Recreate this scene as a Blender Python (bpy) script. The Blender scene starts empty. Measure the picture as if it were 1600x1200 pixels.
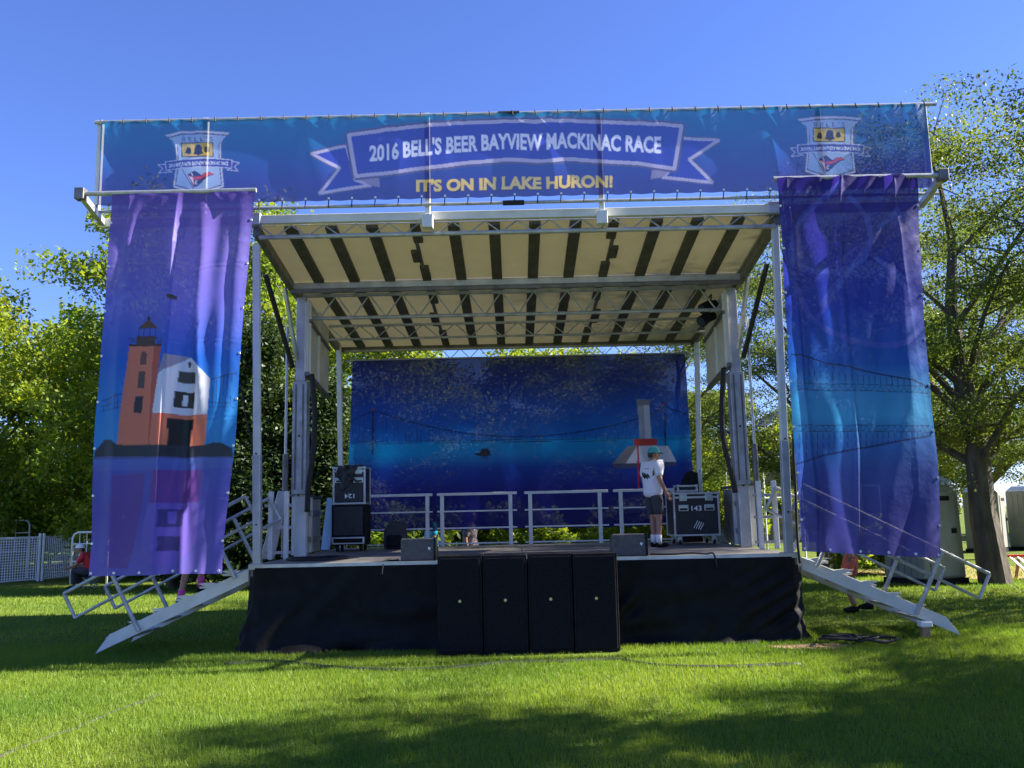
import bpy, bmesh, math, random
import numpy as np
from mathutils import Vector, Matrix
R = math.radians
random.seed(7); rng = np.random.default_rng(7)
S = bpy.context.scene
# ------------------------------------------------------------------ camera, sky, sun, exposure
PITCH, ROLL, F, EYE = R(8.34), R(1.25), 1384.0, 1.65
cd = bpy.data.cameras.new('camera'); cam = bpy.data.objects.new('camera', cd); S.collection.objects.link(cam)
cd.sensor_width = 36.0; cd.lens = 36.0 * F / 1600.0; cd.clip_end = 1500.0; cd.clip_start = 0.05
_r, _u, _f = Vector((1, 0, 0)), Vector((0, -math.sin(PITCH), math.cos(PITCH))), Vector((0, math.cos(PITCH), math.sin(PITCH)))
_cx = _r * math.cos(ROLL) - _u * math.sin(ROLL); _cy = _r * math.sin(ROLL) + _u * math.cos(ROLL)
cam.matrix_world = Matrix(((_cx.x, _cy.x, -_f.x, 0), (_cx.y, _cy.y, -_f.y, 0), (_cx.z, _cy.z, -_f.z, EYE), (0, 0, 0, 1)))
S.camera = cam
SUN_EL, SUN_AZ = R(34.5), R(85)          # azimuth clockwise from +Y
w = bpy.data.worlds.new('World'); S.world = w; w.use_nodes = True
nt = w.node_tree; nt.nodes.clear()
sky = nt.nodes.new('ShaderNodeTexSky'); sky.sky_type = 'NISHITA'; sky.sun_disc = False
sky.sun_elevation = SUN_EL; sky.sun_rotation = SUN_AZ
sky.air_density = 1.0; sky.dust_density = 0.1; sky.ozone_density = 5.0; sky.altitude = 200
bg = nt.nodes.new('ShaderNodeBackground'); bg.inputs[1].default_value = 0.052
wo = nt.nodes.new('ShaderNodeOutputWorld')
tint = nt.nodes.new('ShaderNodeMix'); tint.data_type = 'RGBA'; tint.blend_type = 'MULTIPLY'; tint.inputs[0].default_value = 1.0
tint.inputs[7].default_value = (0.80, 0.84, 1.28, 1)       # the camera's cool rendering of a clear northern sky
nt.links.new(sky.outputs[0], tint.inputs[6]); nt.links.new(tint.outputs[2], bg.inputs[0]); nt.links.new(bg.outputs[0], wo.inputs[0])
sd = bpy.data.lights.new('sun', 'SUN'); sd.energy = 5.0; sd.angle = R(0.55); sd.color = (1.0, 0.93, 0.80)
sun = bpy.data.objects.new('sun', sd); S.collection.objects.link(sun)
sdir = Vector((math.sin(SUN_AZ) * math.cos(SUN_EL), math.cos(SUN_AZ) * math.cos(SUN_EL), math.sin(SUN_EL)))
sun.rotation_euler = sdir.to_track_quat('Z', 'Y').to_euler(); sun.location = sdir * 60
vs = S.view_settings; vs.view_transform = 'Standard'; vs.look = 'None'; vs.exposure = 2.0; vs.gamma = 1.0
try: vs.use_curve_mapping = False
except Exception: pass
S.render.engine = 'CYCLES'
S.cycles.max_bounces = 7; S.cycles.transparent_max_bounces = 12; S.cycles.transmission_bounces = 4
S.cycles.use_denoising = True

def P(x, y, Y):
    """point of the place at depth Y that the photograph shows at pixel x, y"""
    dx, v = x - 800.0, 600.0 - y
    ux = dx * math.cos(ROLL) + v * math.sin(ROLL); uy = -dx * math.sin(ROLL) + v * math.cos(ROLL)
    d = (ux, F * math.cos(PITCH) - uy * math.sin(PITCH), F * math.sin(PITCH) + uy * math.cos(PITCH))
    t = Y / d[1]
    return Vector((d[0] * t, Y, EYE + d[2] * t))
def G(x, y, z=0.0):
    a, b = P(x, y, 1.0), Vector((0, 0, EYE))
    d = a - b; t = (z - EYE) / d.z
    return b + d * t
# ------------------------------------------------------------------ helpers
C = S.collection
def link(o, parent=None):
    C.objects.link(o)
    if parent is not None: o.parent = parent
    return o
def tag(o, label=None, cat=None, group=None, kind=None):
    if label: o['label'] = label
    if cat: o['category'] = cat
    if group: o['group'] = group
    if kind: o['kind'] = kind
    return o
def thing(name, label, cat, loc=(0, 0, 0), group=None):
    o = bpy.data.objects.new(name, None); o.empty_display_size = 0.2; o.location = loc
    return tag(link(o), label, cat, group)
def wloc(o):
    v = Vector((0, 0, 0))
    while o is not None: v += o.location; o = o.parent
    return v
def srgb(*c):
    c = [x / 255.0 for x in c]
    return tuple((x / 12.92 if x <= 0.04045 else ((x + 0.055) / 1.055) ** 2.4) for x in c)
def mat(name, col, rough=0.6, metal=0.0, noise=0.0, nscale=8.0, bump=0.0, bscale=40.0, spec=0.5, stretch=None):
    m = bpy.data.materials.new(name); m.use_nodes = True
    n = m.node_tree; b = n.nodes['Principled BSDF']
    b.inputs['Base Color'].default_value = (*col, 1); b.inputs['Roughness'].default_value = rough
    b.inputs['Metallic'].default_value = metal; b.inputs['Specular IOR Level'].default_value = spec
    tc = n.nodes.new('ShaderNodeTexCoord'); src = tc.outputs['Object']
    if stretch:
        mp = n.nodes.new('ShaderNodeMapping'); mp.inputs['Scale'].default_value = stretch
        n.links.new(src, mp.inputs[0]); src = mp.outputs[0]
    if noise > 0:
        t = n.nodes.new('ShaderNodeTexNoise'); t.inputs['Scale'].default_value = nscale; t.inputs['Detail'].default_value = 6
        n.links.new(src, t.inputs['Vector'])
        mx = n.nodes.new('ShaderNodeMix'); mx.data_type = 'RGBA'; mx.blend_type = 'MIX'
        mx.inputs[6].default_value = (*[min(1, c * (1 + noise)) for c in col], 1)
        mx.inputs[7].default_value = (*[c * (1 - noise) for c in col], 1)
        rp = n.nodes.new('ShaderNodeMapRange'); rp.inputs[1].default_value = 0.3; rp.inputs[2].default_value = 0.7
        n.links.new(t.outputs[0], rp.inputs[0]); n.links.new(rp.outputs[0], mx.inputs[0]); n.links.new(mx.outputs[2], b.inputs['Base Color'])
        r2 = n.nodes.new('ShaderNodeMapRange'); r2.inputs[3].default_value = max(0.05, rough - 0.12); r2.inputs[4].default_value = min(1, rough + 0.12)
        n.links.new(t.outputs[0], r2.inputs[0]); n.links.new(r2.outputs[0], b.inputs['Roughness'])
    if bump > 0:
        t2 = n.nodes.new('ShaderNodeTexNoise'); t2.inputs['Scale'].default_value = bscale; t2.inputs['Detail'].default_value = 4
        n.links.new(src, t2.inputs['Vector'])
        bp = n.nodes.new('ShaderNodeBump'); bp.inputs['Strength'].default_value = bump; bp.inputs['Distance'].default_value = 0.02
        n.links.new(t2.outputs[0], bp.inputs['Height']); n.links.new(bp.outputs[0], b.inputs['Normal'])
    return m
M = {}
M['alu'] = mat('aluminium', (0.50, 0.51, 0.52), 0.42, 0.55, 0.18, 5, 0.1, 30)
M['galv'] = mat('galvanised', (0.42, 0.43, 0.44), 0.45, 0.5, 0.22, 9, 0.1, 30)
M['white_metal'] = mat('white_metal', (0.66, 0.66, 0.63), 0.45, 0.0, 0.10, 4, 0.08, 20)
M['cream'] = mat('cream_panel', (0.60, 0.56, 0.45), 0.6, 0.0, 0.10, 2.5, 0.05, 12)
M['roof'] = mat('roof_cream', (0.50, 0.435, 0.27), 0.6, 0.0, 0.10, 1.6, 0.10, 5)
M['rib'] = mat('roof_rib', (0.085, 0.075, 0.06), 0.7, 0.0, 0.25, 6)
M['steel'] = mat('dark_steel', (0.16, 0.155, 0.15), 0.5, 0.4, 0.25, 7)
M['black'] = mat('black_paint', (0.012, 0.012, 0.014), 0.75, 0, 0.3, 12, 0.15, 60, spec=0.15)
M['grille'] = mat('black_grille', (0.010, 0.010, 0.013), 0.8, 0, 0.3, 40, 0.4, 180, spec=0.12)
M['rubber'] = mat('black_rubber', (0.012, 0.012, 0.012), 0.7)
M['deck'] = mat('deck_plywood', (0.17, 0.155, 0.14), 0.5, 0, 0.28, 2.2, 0.12, 18, stretch=(1, 3, 1))
M['skirt'] = mat('black_cloth', (0.008, 0.008, 0.009), 0.65, 0, 0.25, 5, 0.5, 7, spec=0.14)
M['case'] = mat('case_laminate', (0.014, 0.015, 0.02), 0.5, 0, 0.25, 9)
M['latch'] = mat('latch_zinc', (0.42, 0.52, 0.50), 0.35, 0.6, 0.15, 14)
M['print_white'] = mat('print_white', (0.8, 0.8, 0.8), 0.6)
M['badge'] = mat('badge_brass', (0.62, 0.52, 0.22), 0.4, 0.2)
M['monitor'] = mat('monitor_grey', (0.075, 0.072, 0.066), 0.7, 0, 0.2, 20, 0.3, 150)
M['skin'] = mat('skin', (0.36, 0.19, 0.125), 0.5, 0, 0.1, 12)
M['tshirt'] = mat('white_tshirt', (0.75, 0.74, 0.78), 0.8, 0, 0.05, 6, 0.4, 7)
M['shorts'] = mat('charcoal_shorts', (0.045, 0.047, 0.055), 0.85, 0, 0.15, 9, 0.4, 9)
M['teal'] = mat('teal_cloth', (0.05, 0.33, 0.33), 0.8, 0, 0.1, 9, 0.3, 9)
M['coral'] = mat('coral_cloth', (0.62, 0.14, 0.10), 0.8, 0, 0.1, 9, 0.4, 9)
M['cyan'] = mat('cyan_cloth', (0.02, 0.36, 0.55), 0.8, 0, 0.1, 9, 0.3, 9)
M['pattern'] = mat('patterned_cloth', (0.22, 0.18, 0.21), 0.8, 0, 0.75, 22)
M['pink'] = mat('pink_cloth', (0.75, 0.08, 0.35), 0.7, 0, 0.15, 9)
M['red'] = mat('red_cloth', (0.60, 0.02, 0.03), 0.7, 0, 0.15, 9)
M['hair'] = mat('dark_hair', (0.03, 0.018, 0.012), 0.6, 0, 0.3, 30)
M['toilet'] = mat('toilet_grey', (0.24, 0.235, 0.21), 0.5, 0, 0.12, 3, 0.05, 10)
M['toilet_roof'] = mat('toilet_roof', (0.62, 0.65, 0.68), 0.35, 0, 0.06, 5)
M['stone'] = mat('stone_wall', (0.25, 0.21, 0.16), 0.9, 0, 0.35, 3, 0.5, 8)
M['slate'] = mat('roof_shingle', (0.09, 0.085, 0.08), 0.8, 0, 0.3, 5)
M['glass'] = mat('window_glass', (0.03, 0.04, 0.05), 0.1)
M['bark'] = mat('bark', (0.085, 0.07, 0.055), 0.9, 0, 0.45, 7, 0.9, 16, stretch=(1, 1, 0.3))
M['mulch'] = mat('wood_chips', (0.36, 0.22, 0.12), 0.95, 0, 0.35, 18, 0.8, 40)
M['pale_blue'] = mat('pale_blue_board', (0.38, 0.58, 0.85), 0.5, 0, 0.05, 3)
M['strap'] = mat('grey_strap', (0.045, 0.04, 0.045), 0.9, 0, 0.3, 20)
M['wood'] = mat('raw_wood', (0.30, 0.19, 0.11), 0.8, 0, 0.3, 8)
M['yellow'] = mat('yellow_plastic', (0.75, 0.55, 0.03), 0.5)
M['bright_white'] = mat('white_paint', (0.78, 0.78, 0.76), 0.5, 0, 0.06, 6)
def glow_through(m, f):
    n = m.node_tree; b = n.nodes['Principled BSDF']; o = n.nodes['Material Output']
    t = n.nodes.new('ShaderNodeBsdfTranslucent'); t.inputs[0].default_value = (0.48, 0.43, 0.25, 1); x = n.nodes.new('ShaderNodeMixShader'); x.inputs[0].default_value = f
    n.links.new(b.outputs[0], x.inputs[1]); n.links.new(t.outputs[0], x.inputs[2]); n.links.new(x.outputs[0], o.inputs[0])
glow_through(M['roof'], 0.065)
def leafmat(name, a, b, trans):
    m = bpy.data.materials.new(name); m.use_nodes = True; n = m.node_tree; n.nodes.clear()
    at = n.nodes.new('ShaderNodeAttribute'); at.attribute_name = 'tint'
    mx = n.nodes.new('ShaderNodeMix'); mx.data_type = 'RGBA'; mx.inputs[6].default_value = (*a, 1); mx.inputs[7].default_value = (*b, 1)
    n.links.new(at.outputs['Fac'], mx.inputs[0])
    d = n.nodes.new('ShaderNodeBsdfPrincipled'); d.inputs['Roughness'].default_value = 0.5; d.inputs['Specular IOR Level'].default_value = 0.3
    n.links.new(mx.outputs[2], d.inputs['Base Color'])
    t = n.nodes.new('ShaderNodeBsdfTranslucent')
    m2 = n.nodes.new('ShaderNodeMix'); m2.data_type = 'RGBA'; m2.blend_type = 'MULTIPLY'; m2.inputs[0].default_value = 1.0
    m2.inputs[7].default_value = (1.9, 1.7, 0.7, 1); n.links.new(mx.outputs[2], m2.inputs[6]); n.links.new(m2.outputs[2], t.inputs[0])
    s = n.nodes.new('ShaderNodeMixShader'); s.inputs[0].default_value = trans
    n.links.new(d.outputs[0], s.inputs[1]); n.links.new(t.outputs[0], s.inputs[2])
    o = n.nodes.new('ShaderNodeOutputMaterial'); n.links.new(s.outputs[0], o.inputs[0]); return m
M['maple'] = leafmat('maple_leaves', (0.075, 0.155, 0.018), (0.26, 0.30, 0.028), 0.50)
M['locust'] = leafmat('locust_leaves', (0.055, 0.105, 0.024), (0.15, 0.19, 0.04), 0.44)
M['cedar'] = leafmat('cedar_leaves', (0.022, 0.045, 0.014), (0.045, 0.075, 0.018), 0.2)
M['grass_blade'] = leafmat('grass_blades', (0.080, 0.170, 0.018), (0.20, 0.275, 0.035), 0.40)

class MB:
    def __init__(s): s.v = []; s.f = []
    def add(s, vs_, fs):
        o = len(s.v); s.v += [tuple(v) for v in vs_]; s.f += [tuple(i + o for i in f) for f in fs]; return s
    def frame(s, o, ax, ay, az, hx, hy, hz):
        vs_ = [o + ax * (hx * a) + ay * (hy * b) + az * (hz * c) for a in (-1, 1) for b in (-1, 1) for c in (-1, 1)]
        return s.add(vs_, [(0, 1, 3, 2), (4, 6, 7, 5), (0, 4, 5, 1), (2, 3, 7, 6), (0, 2, 6, 4), (1, 5, 7, 3)])
    def box(s, a, b):
        a, b = Vector(a), Vector(b); c = (a + b) / 2; h = (b - a) / 2
        return s.frame(c, Vector((1, 0, 0)), Vector((0, 1, 0)), Vector((0, 0, 1)), abs(h.x), abs(h.y), abs(h.z))
    def bar(s, p, q, wd, ht, up=(0, 0, 1)):
        p, q = Vector(p), Vector(q); d = (q - p); L = d.length; d.normalize()
        u = Vector(up)
        if abs(d.dot(u)) > 0.97: u = Vector((0, 1, 0))
        sx = d.cross(u).normalized(); uu = sx.cross(d).normalized()
        return s.frame((p + q) / 2, d, sx, uu, L / 2, wd / 2, ht / 2)
    def tube(s, pts, r, n=8, cap=True):
        pts = [Vector(p) for p in pts]; rs = r if isinstance(r, (list, tuple)) else [r] * len(pts)
        rings = []; prev = None
        for i, p in enumerate(pts):
            d = (pts[min(i + 1, len(pts) - 1)] - pts[max(i - 1, 0)]).normalized()
            if prev is None:
                u = Vector((0, 0, 1)) if abs(d.z) < 0.9 else Vector((0, 1, 0))
                a = d.cross(u).normalized()
            else:
                a = (prev - d * prev.dot(d)).normalized()
            prev = a; b = d.cross(a)
            rings.append([p + (a * math.cos(2 * math.pi * k / n) + b * math.sin(2 * math.pi * k / n)) * rs[i] for k in range(n)])
        vs_ = [v for rg in rings for v in rg]; fs = []
        for i in range(len(pts) - 1):
            for k in range(n): fs.append((i * n + k, i * n + (k + 1) % n, (i + 1) * n + (k + 1) % n, (i + 1) * n + k))
        if cap: fs.append(tuple(range(n))[::-1]); fs.append(tuple((len(pts) - 1) * n + k for k in range(n)))
        return s.add(vs_, fs)
    def prism(s, poly, ax, d):
        """poly: 3-D points of one face; extruded by vector d"""
        n = len(poly); a = [Vector(p) for p in poly]; b = [p + Vector(d) for p in a]
        return s.add(a + b, [tuple(range(n))[::-1], tuple(range(n, 2 * n))] + [(i, (i + 1) % n, n + (i + 1) % n, n + i) for i in range(n)])
    def build(s, name, m, parent=None, bevel=0.0, smooth=False, kind=None, local=False):
        me = bpy.data.meshes.new(name); o0 = Vector((0, 0, 0)) if local else wloc(parent)
        me.from_pydata([tuple(Vector(v) - o0) for v in s.v], [], s.f); me.update()
        bm = bmesh.new(); bm.from_mesh(me); bmesh.ops.recalc_face_normals(bm, faces=bm.faces); bm.to_mesh(me); bm.free()
        me.materials.append(M[m] if isinstance(m, str) else m)
        if smooth: me.polygons.foreach_set('use_smooth', [True] * len(me.polygons))
        o = bpy.data.objects.new(name, me); link(o, parent)
        if bevel > 0:
            b = o.modifiers.new('bevel', 'BEVEL'); b.width = bevel; b.segments = 2; b.limit_method = 'ANGLE'
        if kind: o['kind'] = kind
        return o
def part(name, m, parent, fn, **k):
    b = MB(); fn(b); return b.build(name, m, parent, **k)
def npmesh(name, verts, quads, m, parent=None, tris=False, smooth=False):
    me = bpy.data.meshes.new(name); k = 3 if tris else 4
    me.vertices.add(len(verts)); me.vertices.foreach_set('co', np.asarray(verts, np.float32).ravel())
    q = np.asarray(quads, np.int32); me.loops.add(q.size); me.loops.foreach_set('vertex_index', q.ravel())
    me.polygons.add(len(q)); me.polygons.foreach_set('loop_start', np.arange(0, q.size, k, dtype=np.int32))
    me.polygons.foreach_set('loop_total', np.full(len(q), k, np.int32))
    if smooth: me.polygons.foreach_set('use_smooth', np.ones(len(q), bool))
    me.update(calc_edges=True); me.materials.append(M[m] if isinstance(m, str) else m)
    return me
def text_tris(txt, bold=0.0, italic=0.0, spacing=1.0):
    """triangles (n,3,2) of a line of text, cap height 1, starting at x=0"""
    cu = bpy.data.curves.new('lettering', 'FONT'); cu.body = txt; cu.size = 1.0; cu.offset = bold; cu.shear = italic
    cu.space_character = spacing; cu.resolution_u = 4
    o = bpy.data.objects.new('lettering', cu); C.objects.link(o)
    dg = bpy.context.evaluated_depsgraph_get(); me = bpy.data.meshes.new_from_object(o.evaluated_get(dg))
    me.calc_loop_triangles()
    co = np.zeros(len(me.vertices) * 3, np.float32); me.vertices.foreach_get('co', co); co = co.reshape(-1, 3)[:, :2]
    ti = np.zeros(len(me.loop_triangles) * 3, np.int32); me.loop_triangles.foreach_get('vertices', ti)
    t = co[ti].reshape(-1, 3, 2)
    bpy.data.objects.remove(o); bpy.data.curves.remove(cu); bpy.data.meshes.remove(me)
    t = t - t.reshape(-1, 2).min(0); return t / max(1e-6, t[..., 1].max()) if "'" not in txt else t / t[..., 1].max()
# ------------------------------------------------------------------ printed cloth: a canvas in world X, Z
class Canvas:
    def __init__(s, x0, x1, z0, z1, res):
        s.x0, s.x1, s.z0, s.z1, s.res = x0, x1, z0, z1, res
        s.w = int((x1 - x0) / res) + 1; s.h = int((z1 - z0) / res) + 1
        s.a = np.zeros((s.h, s.w, 3), np.float32)
        s.X, s.Z = np.meshgrid(x0 + np.arange(s.w) * res, z0 + np.arange(s.h) * res)
    def gradient(s, stops):            # list of (z, rgb)
        st = sorted(stops); zs = [a for a, _ in st]
        for k in range(3): s.a[..., k] = np.interp(s.Z[:, 0], zs, [c[k] for _, c in st])[:, None]
    def poly(s, pts, col, alpha=1.0):
        p = np.asarray([(q[0], q[-1]) for q in pts], np.float64)
        i0 = max(0, int((p[:, 0].min() - s.x0) / s.res)); i1 = min(s.w, int((p[:, 0].max() - s.x0) / s.res) + 2)
        j0 = max(0, int((p[:, 1].min() - s.z0) / s.res)); j1 = min(s.h, int((p[:, 1].max() - s.z0) / s.res) + 2)
        if i0 >= i1 or j0 >= j1: return
        X, Z = s.X[j0:j1, i0:i1], s.Z[j0:j1, i0:i1]; ins = np.zeros(X.shape, bool)
        for k in range(len(p)):
            (xa, za), (xb, zb) = p[k], p[(k + 1) % len(p)]
            if za == zb: continue
            ins ^= ((za > Z) != (zb > Z)) & (X < (xb - xa) * (Z - za) / (zb - za) + xa)
        r = s.a[j0:j1, i0:i1]; r[ins] = r[ins] * (1 - alpha) + np.asarray(col, np.float32) * alpha
    def line(s, pts, wd, col, alpha=1.0):
        for (a, b) in zip(pts[:-1], pts[1:]):
            a = np.array((a[0], a[-1])); b = np.array((b[0], b[-1])); d = b - a; L = np.hypot(*d)
            if L < 1e-6: continue
            n = np.array((-d[1], d[0])) / L * wd / 2; e = d / L * wd * 0.2
            s.poly([a + n - e, b + n + e, b - n + e, a - n - e], col, alpha)
    def tris(s, T, col, alpha=1.0):
        for t in T: s.poly(t, col, alpha)
    def sample(s, x, z):
        i = np.clip((x - s.x0) / s.res, 0, s.w - 1.001); j = np.clip((z - s.z0) / s.res, 0, s.h - 1.001)
        i0 = i.astype(int); j0 = j.astype(int); fi = (i - i0)[:, None]; fj = (j - j0)[:, None]
        a = s.a
        return (a[j0, i0] * (1 - fi) * (1 - fj) + a[j0, i0 + 1] * fi * (1 - fj) + a[j0 + 1, i0] * (1 - fi) * fj + a[j0 + 1, i0 + 1] * fi * fj)
def cloth_mat(name, see, trans, rough=0.5, spec=0.35):
    m = bpy.data.materials.new(name); m.use_nodes = True; n = m.node_tree; n.nodes.clear()
    at = n.nodes.new('ShaderNodeVertexColor'); at.layer_name = 'print'
    d = n.nodes.new('ShaderNodeBsdfPrincipled'); d.inputs['Roughness'].default_value = rough; d.inputs['Specular IOR Level'].default_value = spec
    tc = n.nodes.new('ShaderNodeTexCoord'); nz = n.nodes.new('ShaderNodeTexNoise'); nz.inputs['Scale'].default_value = 5; nz.inputs['Detail'].default_value = 5
    bp = n.nodes.new('ShaderNodeBump'); bp.inputs['Strength'].default_value = 0.35; bp.inputs['Distance'].default_value = 0.03
    n.links.new(tc.outputs['Object'], nz.inputs['Vector']); n.links.new(nz.outputs[0], bp.inputs['Height']); n.links.new(bp.outputs[0], d.inputs['Normal'])
    t = n.nodes.new('ShaderNodeBsdfTranslucent'); x = n.nodes.new('ShaderNodeBsdfTransparent')
    n.links.new(at.outputs[0], d.inputs['Base Color']); n.links.new(at.outputs[0], t.inputs[0])
    s1 = n.nodes.new('ShaderNodeMixShader'); s1.inputs[0].default_value = trans
    n.links.new(d.outputs[0], s1.inputs[1]); n.links.new(t.outputs[0], s1.inputs[2])
    s2 = n.nodes.new('ShaderNodeMixShader'); s2.inputs[0].default_value = see
    n.links.new(s1.outputs[0], s2.inputs[1]); n.links.new(x.outputs[0], s2.inputs[2])
    o = n.nodes.new('ShaderNodeOutputMaterial'); n.links.new(s2.outputs[0], o.inputs[0]); return m
def cloth(name, nx, nz, pos, canvas, m):
    """pos(u, v) -> X, Y, Z arrays, v = 0 at the top"""
    u, v = np.meshgrid(np.linspace(0, 1, nx + 1), np.linspace(0, 1, nz + 1)); u = u.ravel(); v = v.ravel()
    X, Y, Z = pos(u, v)
    i = np.arange(nx * nz); a = (i // nx) * (nx + 1) + i % nx
    me = npmesh(name, np.stack([X, Y, Z], 1), np.stack([a, a + nx + 1, a + nx + 2, a + 1], 1), m, smooth=True)
    if canvas is not None:
        col = canvas.sample(X, Z); ca = me.color_attributes.new('print', 'FLOAT_COLOR', 'POINT')
        ca.data.foreach_set('color', np.concatenate([col, np.ones((len(col), 1))], 1).astype(np.float32).ravel())
    return me
def bump1(x, c, wd): return np.exp(-((x - c) / wd) ** 2)

# ================================================================== GROUND
def ground_material():
    m = bpy.data.materials.new('lawn'); m.use_nodes = True; n = m.node_tree; b = n.nodes['Principled BSDF']
    b.inputs['Roughness'].default_value = 0.9; b.inputs['Specular IOR Level'].default_value = 0.1
    tc = n.nodes.new('ShaderNodeTexCoord')
    t1 = n.nodes.new('ShaderNodeTexNoise'); t1.inputs['Scale'].default_value = 0.7; t1.inputs['Detail'].default_value = 8
    t2 = n.nodes.new('ShaderNodeTexNoise'); t2.inputs['Scale'].default_value = 28; t2.inputs['Detail'].default_value = 6
    r1 = n.nodes.new('ShaderNodeValToRGB'); r1.color_ramp.elements[0].position = 0.3; r1.color_ramp.elements[1].position = 0.72
    r1.color_ramp.elements[0].color = (0.075, 0.125, 0.018, 1); r1.color_ramp.elements[1].color = (0.17, 0.20, 0.035, 1)
    mx = n.nodes.new('ShaderNodeMix'); mx.data_type = 'RGBA'; mx.blend_type = 'MULTIPLY'; mx.inputs[0].default_value = 0.8
    r2 = n.nodes.new('ShaderNodeValToRGB'); r2.color_ramp.elements[0].position = 0.3; r2.color_ramp.elements[1].position = 0.65
    r2.color_ramp.elements[0].color = (0.35, 0.38, 0.3, 1); r2.color_ramp.elements[1].color = (1.1, 1.1, 1.0, 1)
    for t in (t1, t2): n.links.new(tc.outputs['Object'], t.inputs['Vector'])
    n.links.new(t1.outputs[0], r1.inputs[0]); n.links.new(t2.outputs[0], r2.inputs[0])
    n.links.new(r1.outputs[0], mx.inputs[6]); n.links.new(r2.outputs[0], mx.inputs[7]); n.links.new(mx.outputs[2], b.inputs['Base Color'])
    bp = n.nodes.new('ShaderNodeBump'); bp.inputs['Strength'].default_value = 0.8; bp.inputs['Distance'].default_value = 0.04
    n.links.new(t2.outputs[0], bp.inputs['Height']); n.links.new(bp.outputs[0], b.inputs['Normal']); return m
M['lawn'] = ground_material()
g = MB(); g.add([(-300, -60, 0), (300, -60, 0), (300, 500, 0), (-300, 500, 0)], [(0, 1, 2, 3)])
tag(g.build('ground', 'lawn'), kind='structure')
# wood chip patch under the right-hand trees
pts = [(11.0 + 3.4 * math.cos(a) * (1 + .15 * math.sin(3 * a)), 22.3 + 2.2 * math.sin(a) * (1 + .12 * math.cos(4 * a)), 0.006) for a in np.linspace(0, 2 * math.pi, 40, endpoint=False)]
g = MB(); g.add(pts, [tuple(range(40))]); tag(g.build('wood_chip_path', 'mulch'), kind='structure')
# bare earth patch by the skirt corner
pts = [(3.55 + 0.55 * math.cos(a) * (1 + .2 * math.sin(3 * a)), 10.95 + 0.2 * math.sin(a) * (1 + .2 * math.cos(5 * a)), 0.006) for a in np.linspace(0, 2 * math.pi, 28, endpoint=False)]
g = MB(); g.add(pts, [tuple(range(28))]); tag(g.build('bare_earth', 'mulch'), kind='structure')
def grass(n, y0, y1, hmin, hmax, wd):
    yy = np.sqrt(rng.random(n) * (y1 ** 2 - y0 ** 2) + y0 ** 2); xx = (rng.random(n) * 2 - 1) * (yy * 0.60 + 0.3)
    keep = ~((yy > 11.3) & (yy < 17.3) & (np.abs(xx - 0.1) < 3.45))
    keep &= ~((yy > 10.62) & (yy < 11.5) & (np.abs(xx - 0.14) < 1.12))
    keep &= ~((np.hypot((xx - 3.55) / 0.5, (yy - 10.95) / 0.18) < 1) & (rng.random(n) < 0.85))
    xx, yy = xx[keep], yy[keep]; n = len(xx)
    patch = 0.5 + 0.25 * np.sin(xx * 1.7 + 1.3 * np.sin(yy * 1.1)) + 0.25 * np.sin(yy * 2.3 + 1.7 * np.sin(xx * .8 + 2))
    tuft = 0.5 + 0.5 * np.sin(xx * 9 + 3 * np.sin(yy * 7)) * np.sin(yy * 11 + 2 * np.sin(xx * 8))
    h = (hmin + (hmax - hmin) * rng.random(n)) * (0.7 + 0.5 * tuft); a = rng.random(n) * 2 * np.pi; l = rng.random(n) * 0.75 * h
    la = rng.random(n) * 2 * np.pi; wd = wd * (0.6 + 0.8 * rng.random(n))
    A = np.stack([xx - np.cos(a) * wd, yy - np.sin(a) * wd, np.zeros(n)], 1); B = np.stack([xx + np.cos(a) * wd, yy + np.sin(a) * wd, np.zeros(n)], 1)
    T = np.stack([xx + np.cos(la) * l, yy + np.sin(la) * l, h], 1)
    t = np.clip(0.05 + 0.65 * patch + 0.55 * (rng.random(n) - 0.4), 0, 1)
    return np.stack([A, B, T], 1).reshape(-1, 3), np.repeat(t, 3)
v1, t1 = grass(300000, 4.6, 12.5, 0.030, 0.062, 0.0030); v2, t2 = grass(120000, 12.5, 24.0, 0.03, 0.065, 0.0065)
v = np.concatenate([v1, v2]); me = npmesh('lawn_grass', v, np.arange(len(v)).reshape(-1, 3), 'grass_blade', tris=True)
me.attributes.new('tint', 'FLOAT', 'POINT').data.foreach_set('value', np.concatenate([t1, t2]).astype(np.float32))
tag(link(bpy.data.objects.new('lawn_grass', me)), 'short mown green lawn grass in front of and around the stage', 'grass', kind='stuff')

# ================================================================== MOBILE STAGE
DZ, YF, YB, XL, XR = 1.08, 11.4, 16.95, -3.36, 3.56
st = thing('mobile_stage', 'mobile concert stage with raised cream roof, aluminium trusses and dark deck', 'stage', (0.1, 14.0, 0))
dk = part('deck', 'steel', st, lambda b: b.box((XL, YF + .03, DZ - 0.14), (XR, YB, DZ - 0.03)))
n = 6
for i in range(n):       # plywood deck panels
    xa = XL + (XR - XL) * i / n; xb = XL + (XR - XL) * (i + 1) / n
    for (ya, yb) in ((YF + .05, 14.1), (14.11, YB)):
        part('deck_panel', 'deck', dk, lambda b: b.box((xa + .004, ya, DZ - 0.03), (xb - .004, yb, DZ - 0.001 * (i % 2))))
part('deck_edge', 'alu', st, lambda b: b.box((XL - .02, YF - .01, DZ - 0.055), (XR + .02, YF + .045, DZ + .004)))
for x in (XL + .1, -1.2, 1.4, XR - .1):
    for y in (12.0, 14.2, 16.6): part('support_leg', 'steel', st, lambda b: b.box((x - .05, y - .05, 0), (x + .05, y + .05, DZ - .14)))
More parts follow.
